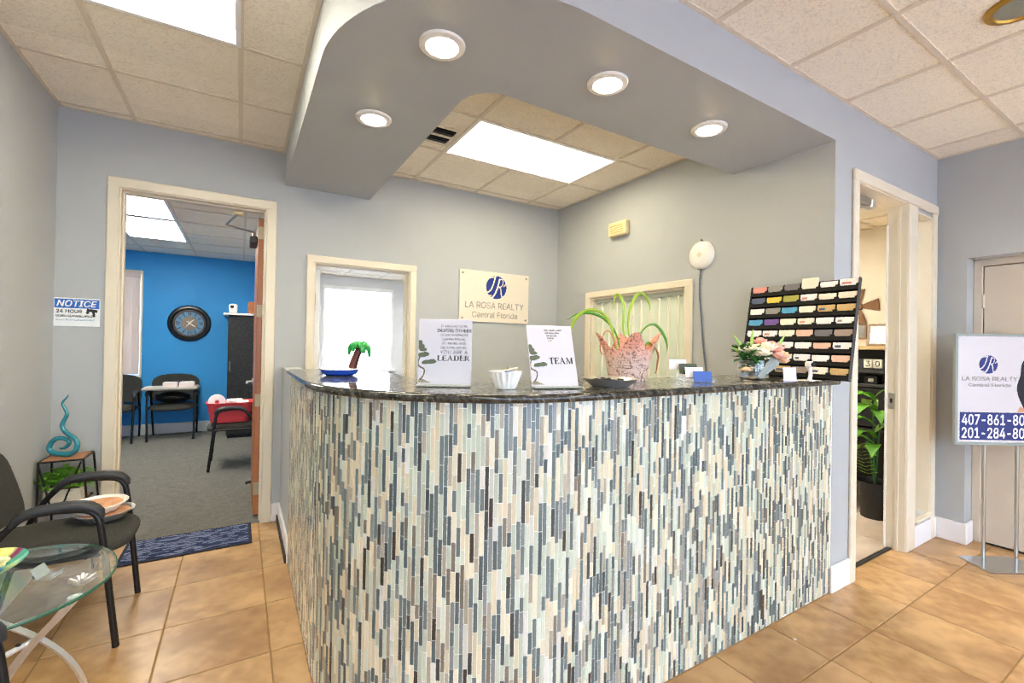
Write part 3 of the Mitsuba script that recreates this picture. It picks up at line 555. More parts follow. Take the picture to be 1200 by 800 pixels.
for lg in legs: add(f'{t}__leg', tube(spline(lg, 20), .017, 4, flat=(1.2, .6)), 'chrome', smooth=False)
add(f'{t}__leg', tube(spline([(-.86, 2.02, .535), (-.80, 2.12, .36), (-.76, 2.1, .16), (-.82, 1.98, .012)], 18), .017, 4, flat=(1.2, .6)), 'chrome')
add(f'{t}__cross_brace', tube([(-.62, 2.27, .305), (-.78, 2.115, .29)], .010, 8), 'chrome')
for q in ((-.65, 2.245, .309), (-.70, 2.195, .304)): add(f'{t}__screw', ball(q, .0085, 1), 'ink_black')
for q in (legs[0][0], legs[1][0], (-.86, 2.02, .535)): add(f'{t}__pad', at(lathe([(0, -.004), (.02, -.004), (.02, .0028), (0, .0028)], 16), (q[0], q[1], .5345)), 'chrome')
# bowl on the glass table
t = thing('glass_bowl', 'shallow multicoloured glass bowl on the glass table', 'bowl'); bc = (-.772, 2.31, .5505)
m = lathe([(0, 0), (.05, 0), (.065, .006), (.11, .035), (.122, .05), (.119, .053), (.106, .040), (.062, .012), (0, .006)], 48); a = np.arctan2(m.vertices[:, 1], m.vertices[:, 0]); r_ = np.hypot(m.vertices[:, 0], m.vertices[:, 1])
pal = np.array([lin(c) for c in ('#7fd0c8', '#5aa99a', '#8a2f5e', '#d9e08a', '#e6c85a', '#9be0c0', '#4f9ab0', '#c8e6a0', '#6fc2a8')]); ix = (np.floor((a + math.pi) / (2 * math.pi) * 18)).astype(int) % 9
add(f'{t}__dish', at(m, bc), mat('bowl_glass', {'type': 'mesh_attribute', 'name': 'vertex_color'}, .12, coat=.6), smooth=True, color=pal[ix])
sh = [ball(np.array(bc) + [rng.uniform(-.055, .055), rng.uniform(-.055, .055), .026 + rng.uniform(0, .022)], rng.uniform(.012, .022), 1, (1, .8, .6)) for _ in range(44)]
add(name('potpourri'), J(sh), mat('shell', '#ecdcae', .6), smooth=60, label='pale dried petals heaped in the glass bowl', cat='potpourri', kind='stuff')
# acrylic card holder and small ribbed dish on the glass table
t = thing('card_stand', 'small clear acrylic card stand lying on the glass table', 'card stand'); fr = Frame((-.560, 2.20, .5505), (.35, .94, 0), (-.94, .35, 0))
add(f'{t}__base', fr(cbox(-.03, .03, -.02, .03, .0005, .004, .001)), 'acrylic'); q = fr(at(cbox(-.03, .03, -.0015, .0015, 0, .042, .001), (0, .02, .003), rx=-.55)); add(f'{t}__back', q, 'tulle'); add(f'{t}__lip', fr(cbox(-.03, .03, -.02, -.017, .004, .014, .001)), 'tulle')
t = thing('candy_dish', 'small ribbed clear glass dish on the edge of the glass table', 'dish'); n = 48; prof = [(0, 0), (.018, 0), (.032, .012), (.038, .016), (.036, .018), (.029, .013), (.015, .005), (0, .004)]
m = lathe(prof, 48); a = np.arctan2(m.vertices[:, 1], m.vertices[:, 0]); m.vertices[:, :2] *= (1 + .05 * np.cos(a * 14))[:, None]; add(f'{t}__dish', at(m, (-.452, 2.09, .5505)), 'acrylic', smooth=30)
for j in range(5): add(f'{t}__rib', at(leaf([(.012, 0, .009), (.026, 0, .015), (.036, 0, .021)], [.003, .005, .003], .001), (-.452, 2.09, .5512), rz=.5 + j * 1.2566), 'glaze_white')

# plant stand with sculpture and planter
t = thing('plant_stand', 'two-tier stand with copper-brown tops and thin black metal legs in the corner', 'plant stand'); sx0, sx1, sy0, sy1 = -.995, -.80, 3.66, 3.88
for z, g in ((.655, 0), (.390, .0)): add(f'{t}__shelf', cbox(sx0 + .008, sx1 - .008, sy0 + .008, sy1 - .008, z, z + .012, .003), 'copper_top')
for z in (.661, .396): add(f'{t}__rim', tube([(sx0, sy0, z), (sx1, sy0, z), (sx1, sy1, z), (sx0, sy1, z), (sx0, sy0, z)], .006, 6), 'black_frame')
for (x, y, dx, dy) in ((sx0, sy0, 0, -.03), (sx1, sy0, .06, -.03), (sx1, sy1, .06, .03), (sx0, sy1, 0, .03)): add(f'{t}__leg', tube([(x, y, .66), (x + dx * .4, y + dy * .4, .37), (x + dx, y + dy, .004)], .006, 6), 'black_frame')
add(f'{t}__brace', J(tube([(sx1 - .01, sy0, .65), (sx0 + .10, sy0, .375)], .005, 6), tube([(sx0, sy0, .65), (sx0 + .06, sy0, .375)], .005, 6)), 'black_frame')
t = thing('glass_sculpture', 'tall teal blown glass swirl sculpture on the copper plant stand', 'sculpture'); sc = [(4, 71), (1, 66), (-2, 62), (3, 50), (-2, 36), (6, 25), (15, 18), (14, 7), (-1, 2.5), (-16, 8), (-14, 16), (-2, 20.5), (5, 16.5), (1, 10.5), (-7, 9)]
pts = spline([(a_ * .0053, .018 * max(0, i_ - 9) / 6, b_ * .0053) for i_, (a_, b_) in enumerate(sc)], 110); rad = np.interp(np.linspace(0, 1, 110), [0, .12, .35, .55, .8, .95, 1], [.003, .009, .013, .0155, .014, .010, .004])
add(t, at(tube(pts, rad, 12), (-.915, 3.765, .6685), rz=-.54), 'teal_glass', smooth=True)
t = thing('plant_pot', 'low cream planter of bushy green leaves on the lower shelf of the plant stand', 'potted plant'); px, py = -.895, 3.735
add(f'{t}__pot', J(cbox(px - .085, px + .085, py - .06, py + .06, .402, .485, .008)), 'planter'); add(f'{t}__soil', box(px - .075, px + .075, py - .05, py + .05, .48, .488), 'bonsai_trunk')
lv = [[], []]
for i in range(340):
    a_, r_ = rng.uniform(0, 6.28), rng.uniform(0, 1) ** .5; c_ = np.array([px + .135 * r_ * math.cos(a_), py + .085 * r_ * math.sin(a_), .492 + rng.uniform(0, .11) * (1.15 - r_ * .6)]); d_ = np.array([math.cos(a_), math.sin(a_), rng.uniform(-.2, .8)]); d_ /= np.linalg.norm(d_)
    lv[i % 2].append(leaf([c_, c_ + d_ * .018 + [0, 0, .004], c_ + d_ * .036], [.004, .014, .001], .0006))
add(f'{t}__leaves', J(lv[0]), 'leaf_pot', kind='stuff'); add(f'{t}__leaves_dark', J(lv[1]), 'leaf_green', kind='stuff')
# doormat
t = thing('door_mat', 'narrow navy ribbed door mat at the blue office threshold', 'mat')
add(f'{t}__border', cbox(-.635, .092, 3.575, 3.965, .001, .009, .004), 'mat_edge'); add(f'{t}__pile', cbox(-.615, .072, 3.597, 3.945, .004, .013, .002), 'mat_navy')
add(name('paper_scrap'), at(prism(sg.Polygon([(0, 0), (.02, .004), (.012, .018)]), 0, .0015), (2.30, 1.14, .001)), 'paper', label='tiny white scrap of paper on the tiles below the counter', cat='paper scrap')

# ================================================================ WALL THINGS
def board(fr, w, h, d, m, key): return add(key, fr(cbox(-w / 2, w / 2, -h / 2, h / 2, 0, d, .002)), m)
def logo(key, fr, x, y, r, z, mb, mw):
    c = sg.Point(x, y).buffer(r, 32); S = lambda pts: [(x + r * a, y + r * b) for a, b in pts]
    cut = [ribbon(spline(S([(-1.1, .62), (-.55, .80), (-.05, .92)]), 14), r * .10), ribbon(spline(S([(-.10, 1.0), (-.22, .5), (-.42, -.02), (-.72, -.40), (-1.05, -.45)]), 18), r * .13),
           ribbon(spline(S([(.32, .72), (.18, .2), (-.02, -.35), (-.35, -.85), (-.55, -.95)]), 18), r * .15), ribbon(spline(S([(.25, .62), (.6, .70), (.62, .30), (.22, .08)]), 16), r * .09), ribbon(spline(S([(.22, .08), (.45, -.2), (.52, -.72), (1.0, -.55)]), 16), r * .12),
           ribbon(spline(S([(-.95, -.62), (-.7, -.75), (-.5, -.72)]), 10), r * .1), ribbon(spline(S([(.75, .15), (.95, .35)]), 6), r * .12)]
    cut = unary_union(cut); add(f'{key}__logo_disc', fr(prism(c.difference(cut), z, z + .0012)), mb); add(f'{key}__logo_script', fr(prism(c.intersection(cut), z, z + .0009)), mw)
t = thing('wall_sign', 'cream company sign with a blue round logo on the back wall', 'sign'); fr = Frame((2.165, YB, 1.862), (1, 0, 0), (0, 0, 1)); fr.ez = np.array([0, -1.0, 0])
fr = Frame((2.165, YB - .004, 1.862), (1, 0, 0), (0, 0, 1)); assert abs(fr.ez[1] + 1) < 1e-6
board(fr, .785, .50, .012, 'sign_cream', f'{t}__panel'); logo(t, fr, .008, .100, .115, .0122, 'navy', 'sign_cream')
add(f'{t}__lettering', fr(at(text('LA ROSA REALTY', .062, .66), (0, -.115, .0122))), 'ink_grey'); add(f'{t}__lettering', fr(at(text('Central Florida', .056, .51), (0, -.205, .0122))), 'ink_grey')
for sx in (-1, 1):
    for sy in (-1, 1): add(f'{t}__screw', fr(at(lathe([(0, 0), (.011, 0), (.010, .004), (0, .006)], 14), (sx * .36, sy * .215, .012))), 'screw')
t = thing('notice_sign', 'blue and white NOTICE surveillance sign on the left wall corner', 'sign'); fr = Frame((-.906, YB - .001, 1.557), (1, 0, 0), (0, 0, 1))
board(fr, .222, .182, .004, 'notice_white', f'{t}__panel'); add(f'{t}__header', fr(cbox(-.107, .107, .026, .084, .0035, .0048, .0005)), 'notice_blue')
add(f'{t}__lettering', fr(at(text('NOTICE', .038, .185, bold=True, slant=.18), (-.004, .037, .005))), 'white_paint'); add(f'{t}__lettering', fr(at(text('24 HOUR', .021, .122, bold=True), (-.038, -.004, .0042))), 'ink_black')
add(f'{t}__lettering', fr(at(text('VIDEO SURVEILLANCE', .013, .178, bold=True), (-.012, -.031, .0042))), 'ink_black'); add(f'{t}__lettering', fr(at(text('ALL ACTIVITIES ARE MONITORED', .009, .182), (-.008, -.054, .0042))), 'ink_blue')
cam_ = unary_union([affinity.rotate(sg.box(.046, .004, .098, .022), -8), sg.Polygon([(.07, .006), (.085, .006), (.088, -.028), (.078, -.028)]), sg.Point(.05, .0).buffer(.008)]); add(f'{t}__camera_symbol', fr(prism(cam_, .004, .005)), 'ink_black')
t = thing('wall_speaker', 'white round wall disc on the nook wall with a hanging grey cord', 'wall device'); c_ = (XN - .001, 2.143, 2.087)
add(f'{t}__disc', at(lathe([(0, .036), (.05, .035), (.085, .028), (.103, .014), (.106, .002), (.10, 0), (0, 0)], 40), c_, ry=-math.pi / 2), 'white_plastic', smooth=40); add(f'{t}__button', at(lathe([(0, .038), (.018, .0372), (.02, .034), (0, .034)], 24), c_, ry=-math.pi / 2), 'paint_trim', smooth=30)
add(f'{t}__hook', tube([(XN - .002, 2.145, 2.19), (XN - .012, 2.145, 2.205)], .006, 8), 'dark_grey')
add(f'{t}__cord', tube(spline([(XN - .008, 2.145, 1.985), (XN - .010, 2.155, 1.85), (XN - .009, 2.135, 1.6), (XN - .010, 2.11, 1.36), (XN - .010, 2.085, 1.18), (XN - .010, 2.09, 1.0)], 30), .0055, 8), mat('cord_grey', '#5f6672', .5))
t = thing('door_chime', 'small beige plastic box high on the nook wall', 'wall device'); add(f'{t}__case', cbox(XN - .055, XN, 2.88, 3.10, 2.395, 2.52, .008), 'beige_plastic'); add(f'{t}__grille', J(*[cbox(XN - .0565, XN - .053, 2.91, 3.07, z, z + .008, .001) for z in (2.42, 2.44, 2.46, 2.48)]), mat('chime_dark', '#b59a60', .5))

# ================================================================ ON THE COUNTER
ZCT = 1.2305
R2 = np.array([_rt[0], _rt[1], 0]); F2 = np.array([_fw[0], _fw[1], 0])
def bonsai(key, fr, x, y, s):
    X = .86; SC = lambda q: affinity.scale(q, X, 1, origin=(x, y)).intersection(sg.box(0, 0, 1, 1))
    tr = ribbon(spline([(x + .018 * s, y + .02 * s), (x + .042 * s, y + .05 * s), (x + .046 * s, y + .085 * s), (x + .02 * s, y + .10 * s), (x + .003 * s, y + .11 * s), (x + .004 * s, y + .15 * s), (x + .018 * s, y + .18 * s)], 30), .010 * s)
    E_ = lambda a, b, c, d: affinity.scale(sg.Point(x + a * s, y + b * s).buffer(1, 12), c * s, d * s)
    fo = unary_union([E_(.085, .135, .055, .013), E_(.105, .141, .03, .012), E_(.03, .18, .035, .016), E_(.055, .186, .028, .014), E_(.02, .235, .026, .02), E_(.035, .215, .03, .012), E_(.012, .262, .018, .014), E_(.05, .128, .025, .009)])
    ro = sg.Polygon([(x - .004 * s, y), (x + .01 * s, y + .025 * s), (x + .04 * s, y + .022 * s), (x + .075 * s, y + .008 * s), (x + .10 * s, y)])
    add(f'{key}__tree_trunk', fr(prism(SC(tr), .0014, .0022)), 'bonsai_trunk'); add(f'{key}__tree_foliage', fr(prism(SC(fo), .0014, .0026)), 'bonsai_green'); add(f'{key}__tree_rock', fr(prism(SC(ro), .0014, .002)), 'bonsai_rock')
SER = {'L': [(0, 0, .22, 1, 1), (0, 0, .62, .07, 0), (.55, 0, .62, .25, 0), (-.06, .95, .34, 1, 0)], 'E': [(0, 0, .22, 1, 1), (0, 0, .62, .07, 0), (0, .93, .6, 1, 0), (0, .47, .45, .54, 0), (.55, 0, .62, .25, 0), (.54, .75, .6, 1, 0), (.40, .36, .46, .65, 0)],
       'T': [(.26, 0, .48, 1, 1), (0, .93, .74, 1, 0), (0, .72, .07, 1, 0), (.67, .72, .74, 1, 0), (.16, 0, .58, .06, 0)]}
def serif(s, h):
    out, x = [], 0
    for ch in s:
        if ch in SER: g = unary_union([sg.box(a, b, c, d) for a, b, c, d, _ in SER[ch]]); w_ = .74 if ch == 'T' else .62
        elif ch == 'A': g = unary_union([sg.Polygon([(.30, 1), (.44, 1), (.82, 0), (.60, 0)]), sg.Polygon([(.33, 1), (.38, 1), (.14, 0), (.07, 0)]), sg.box(.2, .30, .6, .37), sg.box(0, 0, .24, .06), sg.box(.52, 0, .9, .06)]); w_ = .9
        elif ch == 'D': g = unary_union([sg.box(0, 0, .22, 1), sg.Point(.25, .5).buffer(.5).difference(affinity.scale(sg.Point(.22, .5).buffer(1), .32, .44)).intersection(sg.box(.2, 0, 1, 1)), sg.box(-.06, .94, .3, 1), sg.box(-.06, 0, .3, .06)]); w_ = .76
        elif ch == 'R': g = unary_union([sg.box(0, 0, .22, 1), affinity.translate(sg.Point(.22, .73).buffer(.27).difference(affinity.scale(sg.Point(.22, .73).buffer(1), .13, .2)), .08).intersection(sg.box(.2, 0, 1, 1)), sg.Polygon([(.22, .5), (.38, .5), (.8, 0), (.58, 0)]), sg.box(-.06, 0, .3, .06)]); w_ = .78
        else: g = unary_union([sg.box(.06, 0, .13, 1), sg.Polygon([(.06, 1), (.26, 1), (.56, .12), (.46, .0)]), sg.Polygon([(.48, .1), (.52, 0), (.84, 1), (.78, 1)]), sg.box(.74, 0, .95, 1), sg.box(0, 0, .2, .06), sg.box(.68, 0, 1.02, .06)]); w_ = 1.02
        out.append(affinity.translate(g, x)); x += w_ + .1
    return affinity.scale(unary_union(out), h, h, origin=(0, 0)), (x - .1) * h
def sign_holder(label, o, ex, ey, w, h, big, lines):
    t = thing('sign_holder', label, 'sign', 'acrylic signs on the counter'); fr = Frame(o, ex, ey)
    add(f'{t}__sheet', fr(cbox(0, w, .004, h, 0, .0012, .0005)), 'sign_white'); add(f'{t}__backing', fr(cbox(-.002, w + .002, .001, h + .002, -.003, -.0004, .001)), 'sign_white')
    ft = Frame(np.array(o), ex, np.cross([0, 0, 1], ex)); add(f'{t}__foot', ft(cbox(-.002, w + .002, -.045, .004, -.0, .003, .001)), 'tulle')
    bonsai(t, fr, .0, .010, h / .43)
    for (s, y, hh, ww, cx, bold) in lines:
        if s: add(f'{t}__lettering', fr(at(text(s, hh, ww, .0006, bold), (cx, y, .0013))), 'ink')
        else: add(f'{t}__lettering', fr(J([box(cx - ww / 2 + a * ww, cx - ww / 2 + b * ww, y, y + hh, .0013, .0019) for a, b in ((0, .22), (.28, .62), (.68, 1))])), 'ink_grey')
    g, gw = serif(big[0], big[2]); g = affinity.scale(g, big[3] / gw, 1, origin=(0, 0)); add(f'{t}__headline', fr(at(prism(g, 0, .0007), (big[4] - big[3] / 2, big[1], .0013))), 'ink')
    return t
oL = CAM + (np.array([.597, 1.700, 0]) - [0, 0, 0]); oL[2] = ZCT + .003
sign_holder('white acrylic sign reading LEADER with a bonsai, on the counter', oL, R2, (.05 * F2[0], .05 * F2[1], 1), .207, .258, ('LEADER', .096, .021, .128, .139),
            [('IF YOUR ACTIONS', .228, .0085, .105, .139, False), ('INSPIRE OTHERS', .209, .012, .134, .139, True), ('TO DREAM MORE,', .193, .009, .115, .139, False), ('LEARN MORE,', .176, .009, .094, .139, False), ('DO MORE AND', .160, .009, .096, .139, False), ('BECOME MORE,', .143, .009, .104, .139, False), ('YOU ARE A', .123, .0135, .108, .139, False)])
oT = np.array([.972, 1.452, ZCT + .003])
sign_holder('white acrylic sign reading TEAM with a bonsai, on the counter', oT, (.97, -.24, 0), (-.02, .10, .26), .195, .258, ('TEAM', .094, .027, .104, .133),
            [('', .235, .006, .078, .112, False), ('', .223, .006, .062, .108, False), ('', .211, .006, .046, .104, False), ('', .200, .006, .030, .098, False), ('', .190, .005, .014, .094, False)])
# glass palm on its island plate
t = thing('glass_palm', 'glass palm tree ornament with green fronds and a blue island base on the counter', 'ornament'); g = np.array([.425, 2.36, ZCT])
add(f'{t}__base', at(lathe([(0, 0), (.062, 0), (.082, .010), (.090, .030), (.0885, .031), (0, .030)], 40), g), 'plate_blue', smooth=30); add(f'{t}__sand', at(lathe([(0, .040), (.05, .038), (.086, .0335), (.090, .030), (0, .030)], 40), g), 'glaze_white', smooth=30)
b0 = g + R2 * .062 + [0, 0, .036]; tp = b0 + R2 * .034 + [0, 0, .098]
add(f'{t}__trunk', tube(spline([b0, b0 + R2 * .012 + [0, 0, .04], tp], 14), np.linspace(.020, .0155, 14) + .0012 * np.sin(np.arange(14) * 2.6), 12), 'palm_brown', smooth=True)
for dx, dz, dy in ((-.052, -.012, .0), (.05, -.022, .0), (-.024, .014, .03), (.026, .012, .028), (-.02, .006, -.036), (.03, -.004, -.034)):
    P = spline([tp + [0, 0, .002], tp + R2 * dx * .6 + F2 * dy * .6 + [0, 0, .022 + dz * .3], tp + R2 * dx + F2 * dy + [0, 0, dz - .018]], 12); add(f'{t}__frond', tube(P, .0205 * np.sin(np.linspace(.55, 2.75, 12)), 10, flat=(1.1, .55)), 'palm_green', smooth=True)
# fluted bowl with pens
t = thing('fluted_bowl', 'white fluted paper bowl on the counter between the two signs', 'bowl'); g = np.array([.862, 1.470, ZCT])
m = lathe([(0, 0), (.036, 0), (.040, .004), (.060, .066), (.0585, .066), (.038, .006), (0, .004)], 144); v = m.vertices; a = np.arctan2(v[:, 1], v[:, 0]); v[:, :2] *= (1 + .07 * np.cos(a * 16) * np.clip(v[:, 2] / .06, 0, 1))[:, None]
add(t, at(m, g), 'glaze_white', smooth=30)
for i, (a_, c_) in enumerate(((.3, 'plate_blue'), (.9, 'dark_grey'), (-.4, 'steel'))):
    add(name('pen'), tube([g + [-.04 * math.cos(a_), -.04 * math.sin(a_), .060], g + [.045 * math.cos(a_), .045 * math.sin(a_), .070 + .004 * i]], .004, 8), c_, label=('blue pen', 'dark pen', 'silver pen')[i] + ' lying in the white fluted bowl', cat='pen', group='pens in the fluted bowl')
# amaryllis in pink wrap
t = thing('potted_plant', 'drooping strap-leaved plant in a pink patterned wrapped pot on the counter', 'potted plant'); g = np.array([1.655, 1.625, ZCT]); px_ = .00423
n = 64; rows = 9; V = []; F = []
for i in range(rows):
    f = i / (rows - 1)
    for j in range(n):
        a_ = 2 * math.pi * j / n; pk = max(0, abs(math.cos(2 * (a_ + .5427)))) ** 3; H = .150 + .085 * pk; z = f * H
        r_ = .090 + .028 * min(z / .15, 1) + (.55 * pk * max(0, z - .15)) + .002 * math.sin(a_ * 17 + f * 5); V.append((r_ * math.cos(a_), r_ * math.sin(a_), z))
V = np.array(V); inn = V.copy(); inn[:, :2] *= .975; V = np.vstack([V, inn]); N_ = rows * n
for i in range(rows - 1):
    for j in range(n):
        A, B = i * n + j, i * n + (j + 1) % n; F += [[A, B, B + n], [A, B + n, A + n], [N_ + A, N_ + B + n, N_ + B], [N_ + A, N_ + A + n, N_ + B + n]]
for j in range(n): A, B = (rows - 1) * n + j, (rows - 1) * n + (j + 1) % n; F += [[A, B, N_ + B], [A, N_ + B, N_ + A]]
add(f'{t}__wrap', at(trimesh.Trimesh(V, F, process=False), g), 'pot_wrap', smooth=True); add(f'{t}__soil', at(lathe([(0, .13), (.105, .125), (.09, .0), (0, .0)], 32), g), 'bonsai_trunk')
def wl(du, dv, f=0.0): return g + R2 * du * px_ - np.array([0, 0, dv * px_]) + F2 * f
for P, w_, m_ in (([(-13, -36), (-18, -59), (-30, -79), (-47, -82), (-60, -72), (-67, -54), (-69, -38)], [.006, .008, .012, .015, .015, .012, .002], 'leaf_lime'), ([(-9, -38), (-19, -64), (-36, -77), (-56, -78), (-70, -70)], [.006, .009, .013, .013, .003], 'leaf_green'),
                  ([(-3, -52), (-4, -78), (-6, -96), (-9, -101), (-14, -86)], [.006, .008, .012, .013, .003], 'leaf_lime'), ([(2, -52), (2, -76), (8, -94), (17, -104), (26, -98), (30, -84)], [.006, .008, .012, .014, .013, .003], 'leaf_lime'),
                  ([(13, -52), (20, -62), (31, -66), (41, -58), (48, -46), (50, -34)], [.006, .008, .011, .012, .010, .002], 'leaf_green'), ([(-2, -54), (-5, -80), (-7, -100)], [.005, .008, .002], 'leaf_pale'), ([(20, -32), (25, -44), (30, -40), (26, -28)], [.004, .009, .009, .002], 'leaf_green')):
    fs = rng.uniform(-.02, .02); q = spline([wl(a_, b_, fs + .012 * i) for i, (a_, b_) in enumerate(P)], 22); add(f'{t}__leaf', leaf(q, np.interp(np.linspace(0, 1, 22), np.linspace(0, 1, len(w_)), w_) * .62, .0015, up=(F2[0] * .8 + .2, F2[1] * .8, .5)), m_, smooth=40)
add(f'{t}__dry_leaf', leaf(spline([wl(22, -42), wl(32, -38), wl(36, -24), wl(33, -8)], 14), [.004, .005, .006, .008, .010, .012, .013, .013, .012, .011, .009, .007, .004, .001], .003), 'leaf_dry', label='withered brown leaf tip')
add(f'{t}__wire_loop', tube(spline([wl(-28, -30), wl(-31, -48), wl(-24, -58), wl(-17, -48), wl(-15, -38)], 20), .003, 6), 'leaf_dry')
# tray of sweets
t = thing('sweets_tray', 'shallow silver-rimmed tray of dark wrapped sweets in front of the pink pot', 'tray'); g = np.array([1.335, 1.41, ZCT]); add(f'{t}__dish', at(lathe([(0, 0), (.075, 0), (.115, .030), (.118, .033), (.113, .032), (.073, .004), (0, .004)], 40), g), 'foil', smooth=30)
for i in range(12):
    a_ = i * 2.4; r_ = .066 * math.sqrt((i + .5) / 12); dk = i % 4 != 2
    add(name('sweet'), at(cbox(-.014, .014, -.009, .009, 0, .013, .004), g + [r_ * math.cos(a_), r_ * math.sin(a_), .0045 + .0135 * (i % 2)], rz=a_), 'black_plastic' if dk else 'paper_warm', label='dark wrapped sweet in the silver-rimmed tray' if dk else 'cream wrapped sweet in the silver-rimmed tray', cat='sweet', group='dark sweets in the tray' if dk else 'cream sweets in the tray')
# stepped card holder
t = thing('card_holder', 'clear stepped business card holder on the counter left of the flowers', 'card holder'); fr = Frame((1.925, 1.50, ZCT), R2, F2)
for i in range(3): add(f'{t}__step', fr(cbox(-.06 + .022 * i, .05 + .03 * i, -.05 - .03 * i, -.02 - .03 * i, .0, .045 - .014 * i, .002)), 'acrylic')
for i, (m_, x_, zz, lb) in enumerate((('paper', -.035, .0555, 'white patterned card at the back of the stepped holder'), ('card_green', .005, .036, 'dark green card in the stepped holder'), ('paper', .022, .020, 'plain white card in the stepped holder'), ('card_blue', .05, .002, 'blue card at the front of the stepped holder'))):
    add(name('business_card'), fr(at(at(cbox(-.044, .044, 0, .052, -.002, .002, .0005), rx=math.pi / 2 - .25), (x_, -.012 - .033 * i, zz))), m_, label=lb, cat='card', group='cards in the stepped holder')
# flowers
t = thing('flower_arrangement', 'round glass vase of cream and pink roses with greenery on the counter', 'flowers'); g = np.array([2.365, 1.405, ZCT]); ps = .00453
def fw_(du, dv, f=0.0): return g + R2 * du * ps - np.array([0, 0, dv * ps]) + F2 * f
add(f'{t}__vase', at(lathe([(0, 0), (.06, 0), (.074, .012), (.078, .05), (.072, .105), (.070, .105), (.0755, .05), (.072, .014), (0, .006)], 36), g), 'acrylic', smooth=40)
lv = []
for i in range(170):
    a_, z = rng.uniform(0, 6.28), rng.uniform(.035, .175); r_ = rng.uniform(.0, .06 if z < .1 else .085); c_ = g + [r_ * math.cos(a_), r_ * math.sin(a_), z]; d_ = np.array([math.cos(a_ + 1), math.sin(a_ + 1), rng.uniform(-.6, .9)]) * .5
    s_ = .06 if z > .1 else .03; lv.append(leaf([c_, c_ + d_ * s_, c_ + d_ * s_ * 1.8], [.005, .017, .001], .0008))
add(f'{t}__foliage', J(lv), 'leaf_dark', kind='stuff')
def rose(c, r):
    out = [ball(c, r * .55, 2)]
    for ring, (nn, rr_, tilt) in enumerate(((3, .35, .2), (5, .6, .55), (6, .85, .95))):
        for j in range(nn):
            a_ = 2 * math.pi * j / nn + ring; q = ball((0, 0, 0), r * .55, 1, (.25, .8, .9)); q = at(q, (r * rr_, 0, -r * .12 * ring), ry=tilt); out.append(at(q, c, rz=a_))
    return J(out)
for du, dv, f, r_, m_ in ((-2, -37, -.05, .034, 'rose_white'), (9, -40, -.055, .036, 'rose_white'), (3, -33, -.075, .028, 'rose_white'), (19, -39, -.045, .034, 'rose_pink'), (28, -31, -.035, .034, 'rose_peach'), (-10, -36, .0, .028, 'rose_white'), (12, -46, .03, .032, 'rose_pink'), (34, -24, .0, .026, 'rose_peach'), (25, -42, .02, .030, 'rose_pink'), (-15, -13, -.06, .020, 'rose_peach'), (20, -30, -.07, .026, 'rose_pink')): add(f'{t}__rose', rose(fw_(du, dv, f), r_ * 1.25), m_, smooth=50)
for P in ([(-6, -30), (-16, -42), (-24, -54)], [(-2, -40), (-1, -50), (0, -60)], [(28, -36), (33, -45), (38, -54)], [(-10, -28), (-18, -34), (-25, -38)]): q = spline([fw_(*p) for p in P], 10); add(f'{t}__leaf', leaf(q, .009 * np.sin(np.linspace(.5, 3.0, 10)), .0015, up=(F2[0], F2[1], .3)), 'leaf_pale', smooth=40)
V = [fw_(-2, -4, -.083), fw_(12, -28, -.075), fw_(24, -18, -.055), fw_(22, -3, -.075)]; add(f'{t}__tulle', leaf([V[0], (V[1] + V[2]) / 2 - F2 * .01, fw_(20, -26, -.06)], [.012, .030, .02], .001, up=F2), 'tulle')
t = add(name('place_card'), Frame((2.448, 1.255, ZCT + .0005), R2, (.1 * F2[0], .1 * F2[1], 1))(cbox(-.034, .034, 0, .072, -.001, .001, .0004)), 'card_lilac', label='small blank lilac card standing in front of the vase', cat='card')
t = thing('webcam', 'small white camera on a stalk in front of the card rack', 'camera'); g = np.array([2.60, 1.235, ZCT])
add(f'{t}__base', at(lathe([(0, 0), (.026, 0), (.026, .006), (0, .008)], 24), g), 'white_plastic'); add(f'{t}__stalk', tube(spline([g + [0, 0, .006], g + R2 * .006 + [0, 0, .04], g + R2 * -.004 + [0, 0, .075]], 10), .010, 8), 'white_plastic', smooth=40); add(f'{t}__head', cbox(*np.r_[g[0] - .02, g[0] + .02, g[1] - .018, g[1] + .018, g[2] + .07, g[2] + .105], .008), 'white_plastic'); add(f'{t}__lens', ball(g + R2 * .006 - F2 * .018 + [0, 0, .088], .013, 2), 'ink_black')
for i, (x_, y_, a_) in enumerate(((2.555, 1.30, .2), (2.63, 1.262, -.3))): add(name('loose_card'), at(cbox(-.06, .06, -.04, .04, 0, .0015, .0005), (x_, y_, ZCT), rz=a_), 'paper_warm', label=('cream leaflet lying at the foot of the card rack, left', 'cream leaflet lying at the foot of the card rack, right')[i], cat='leaflet')

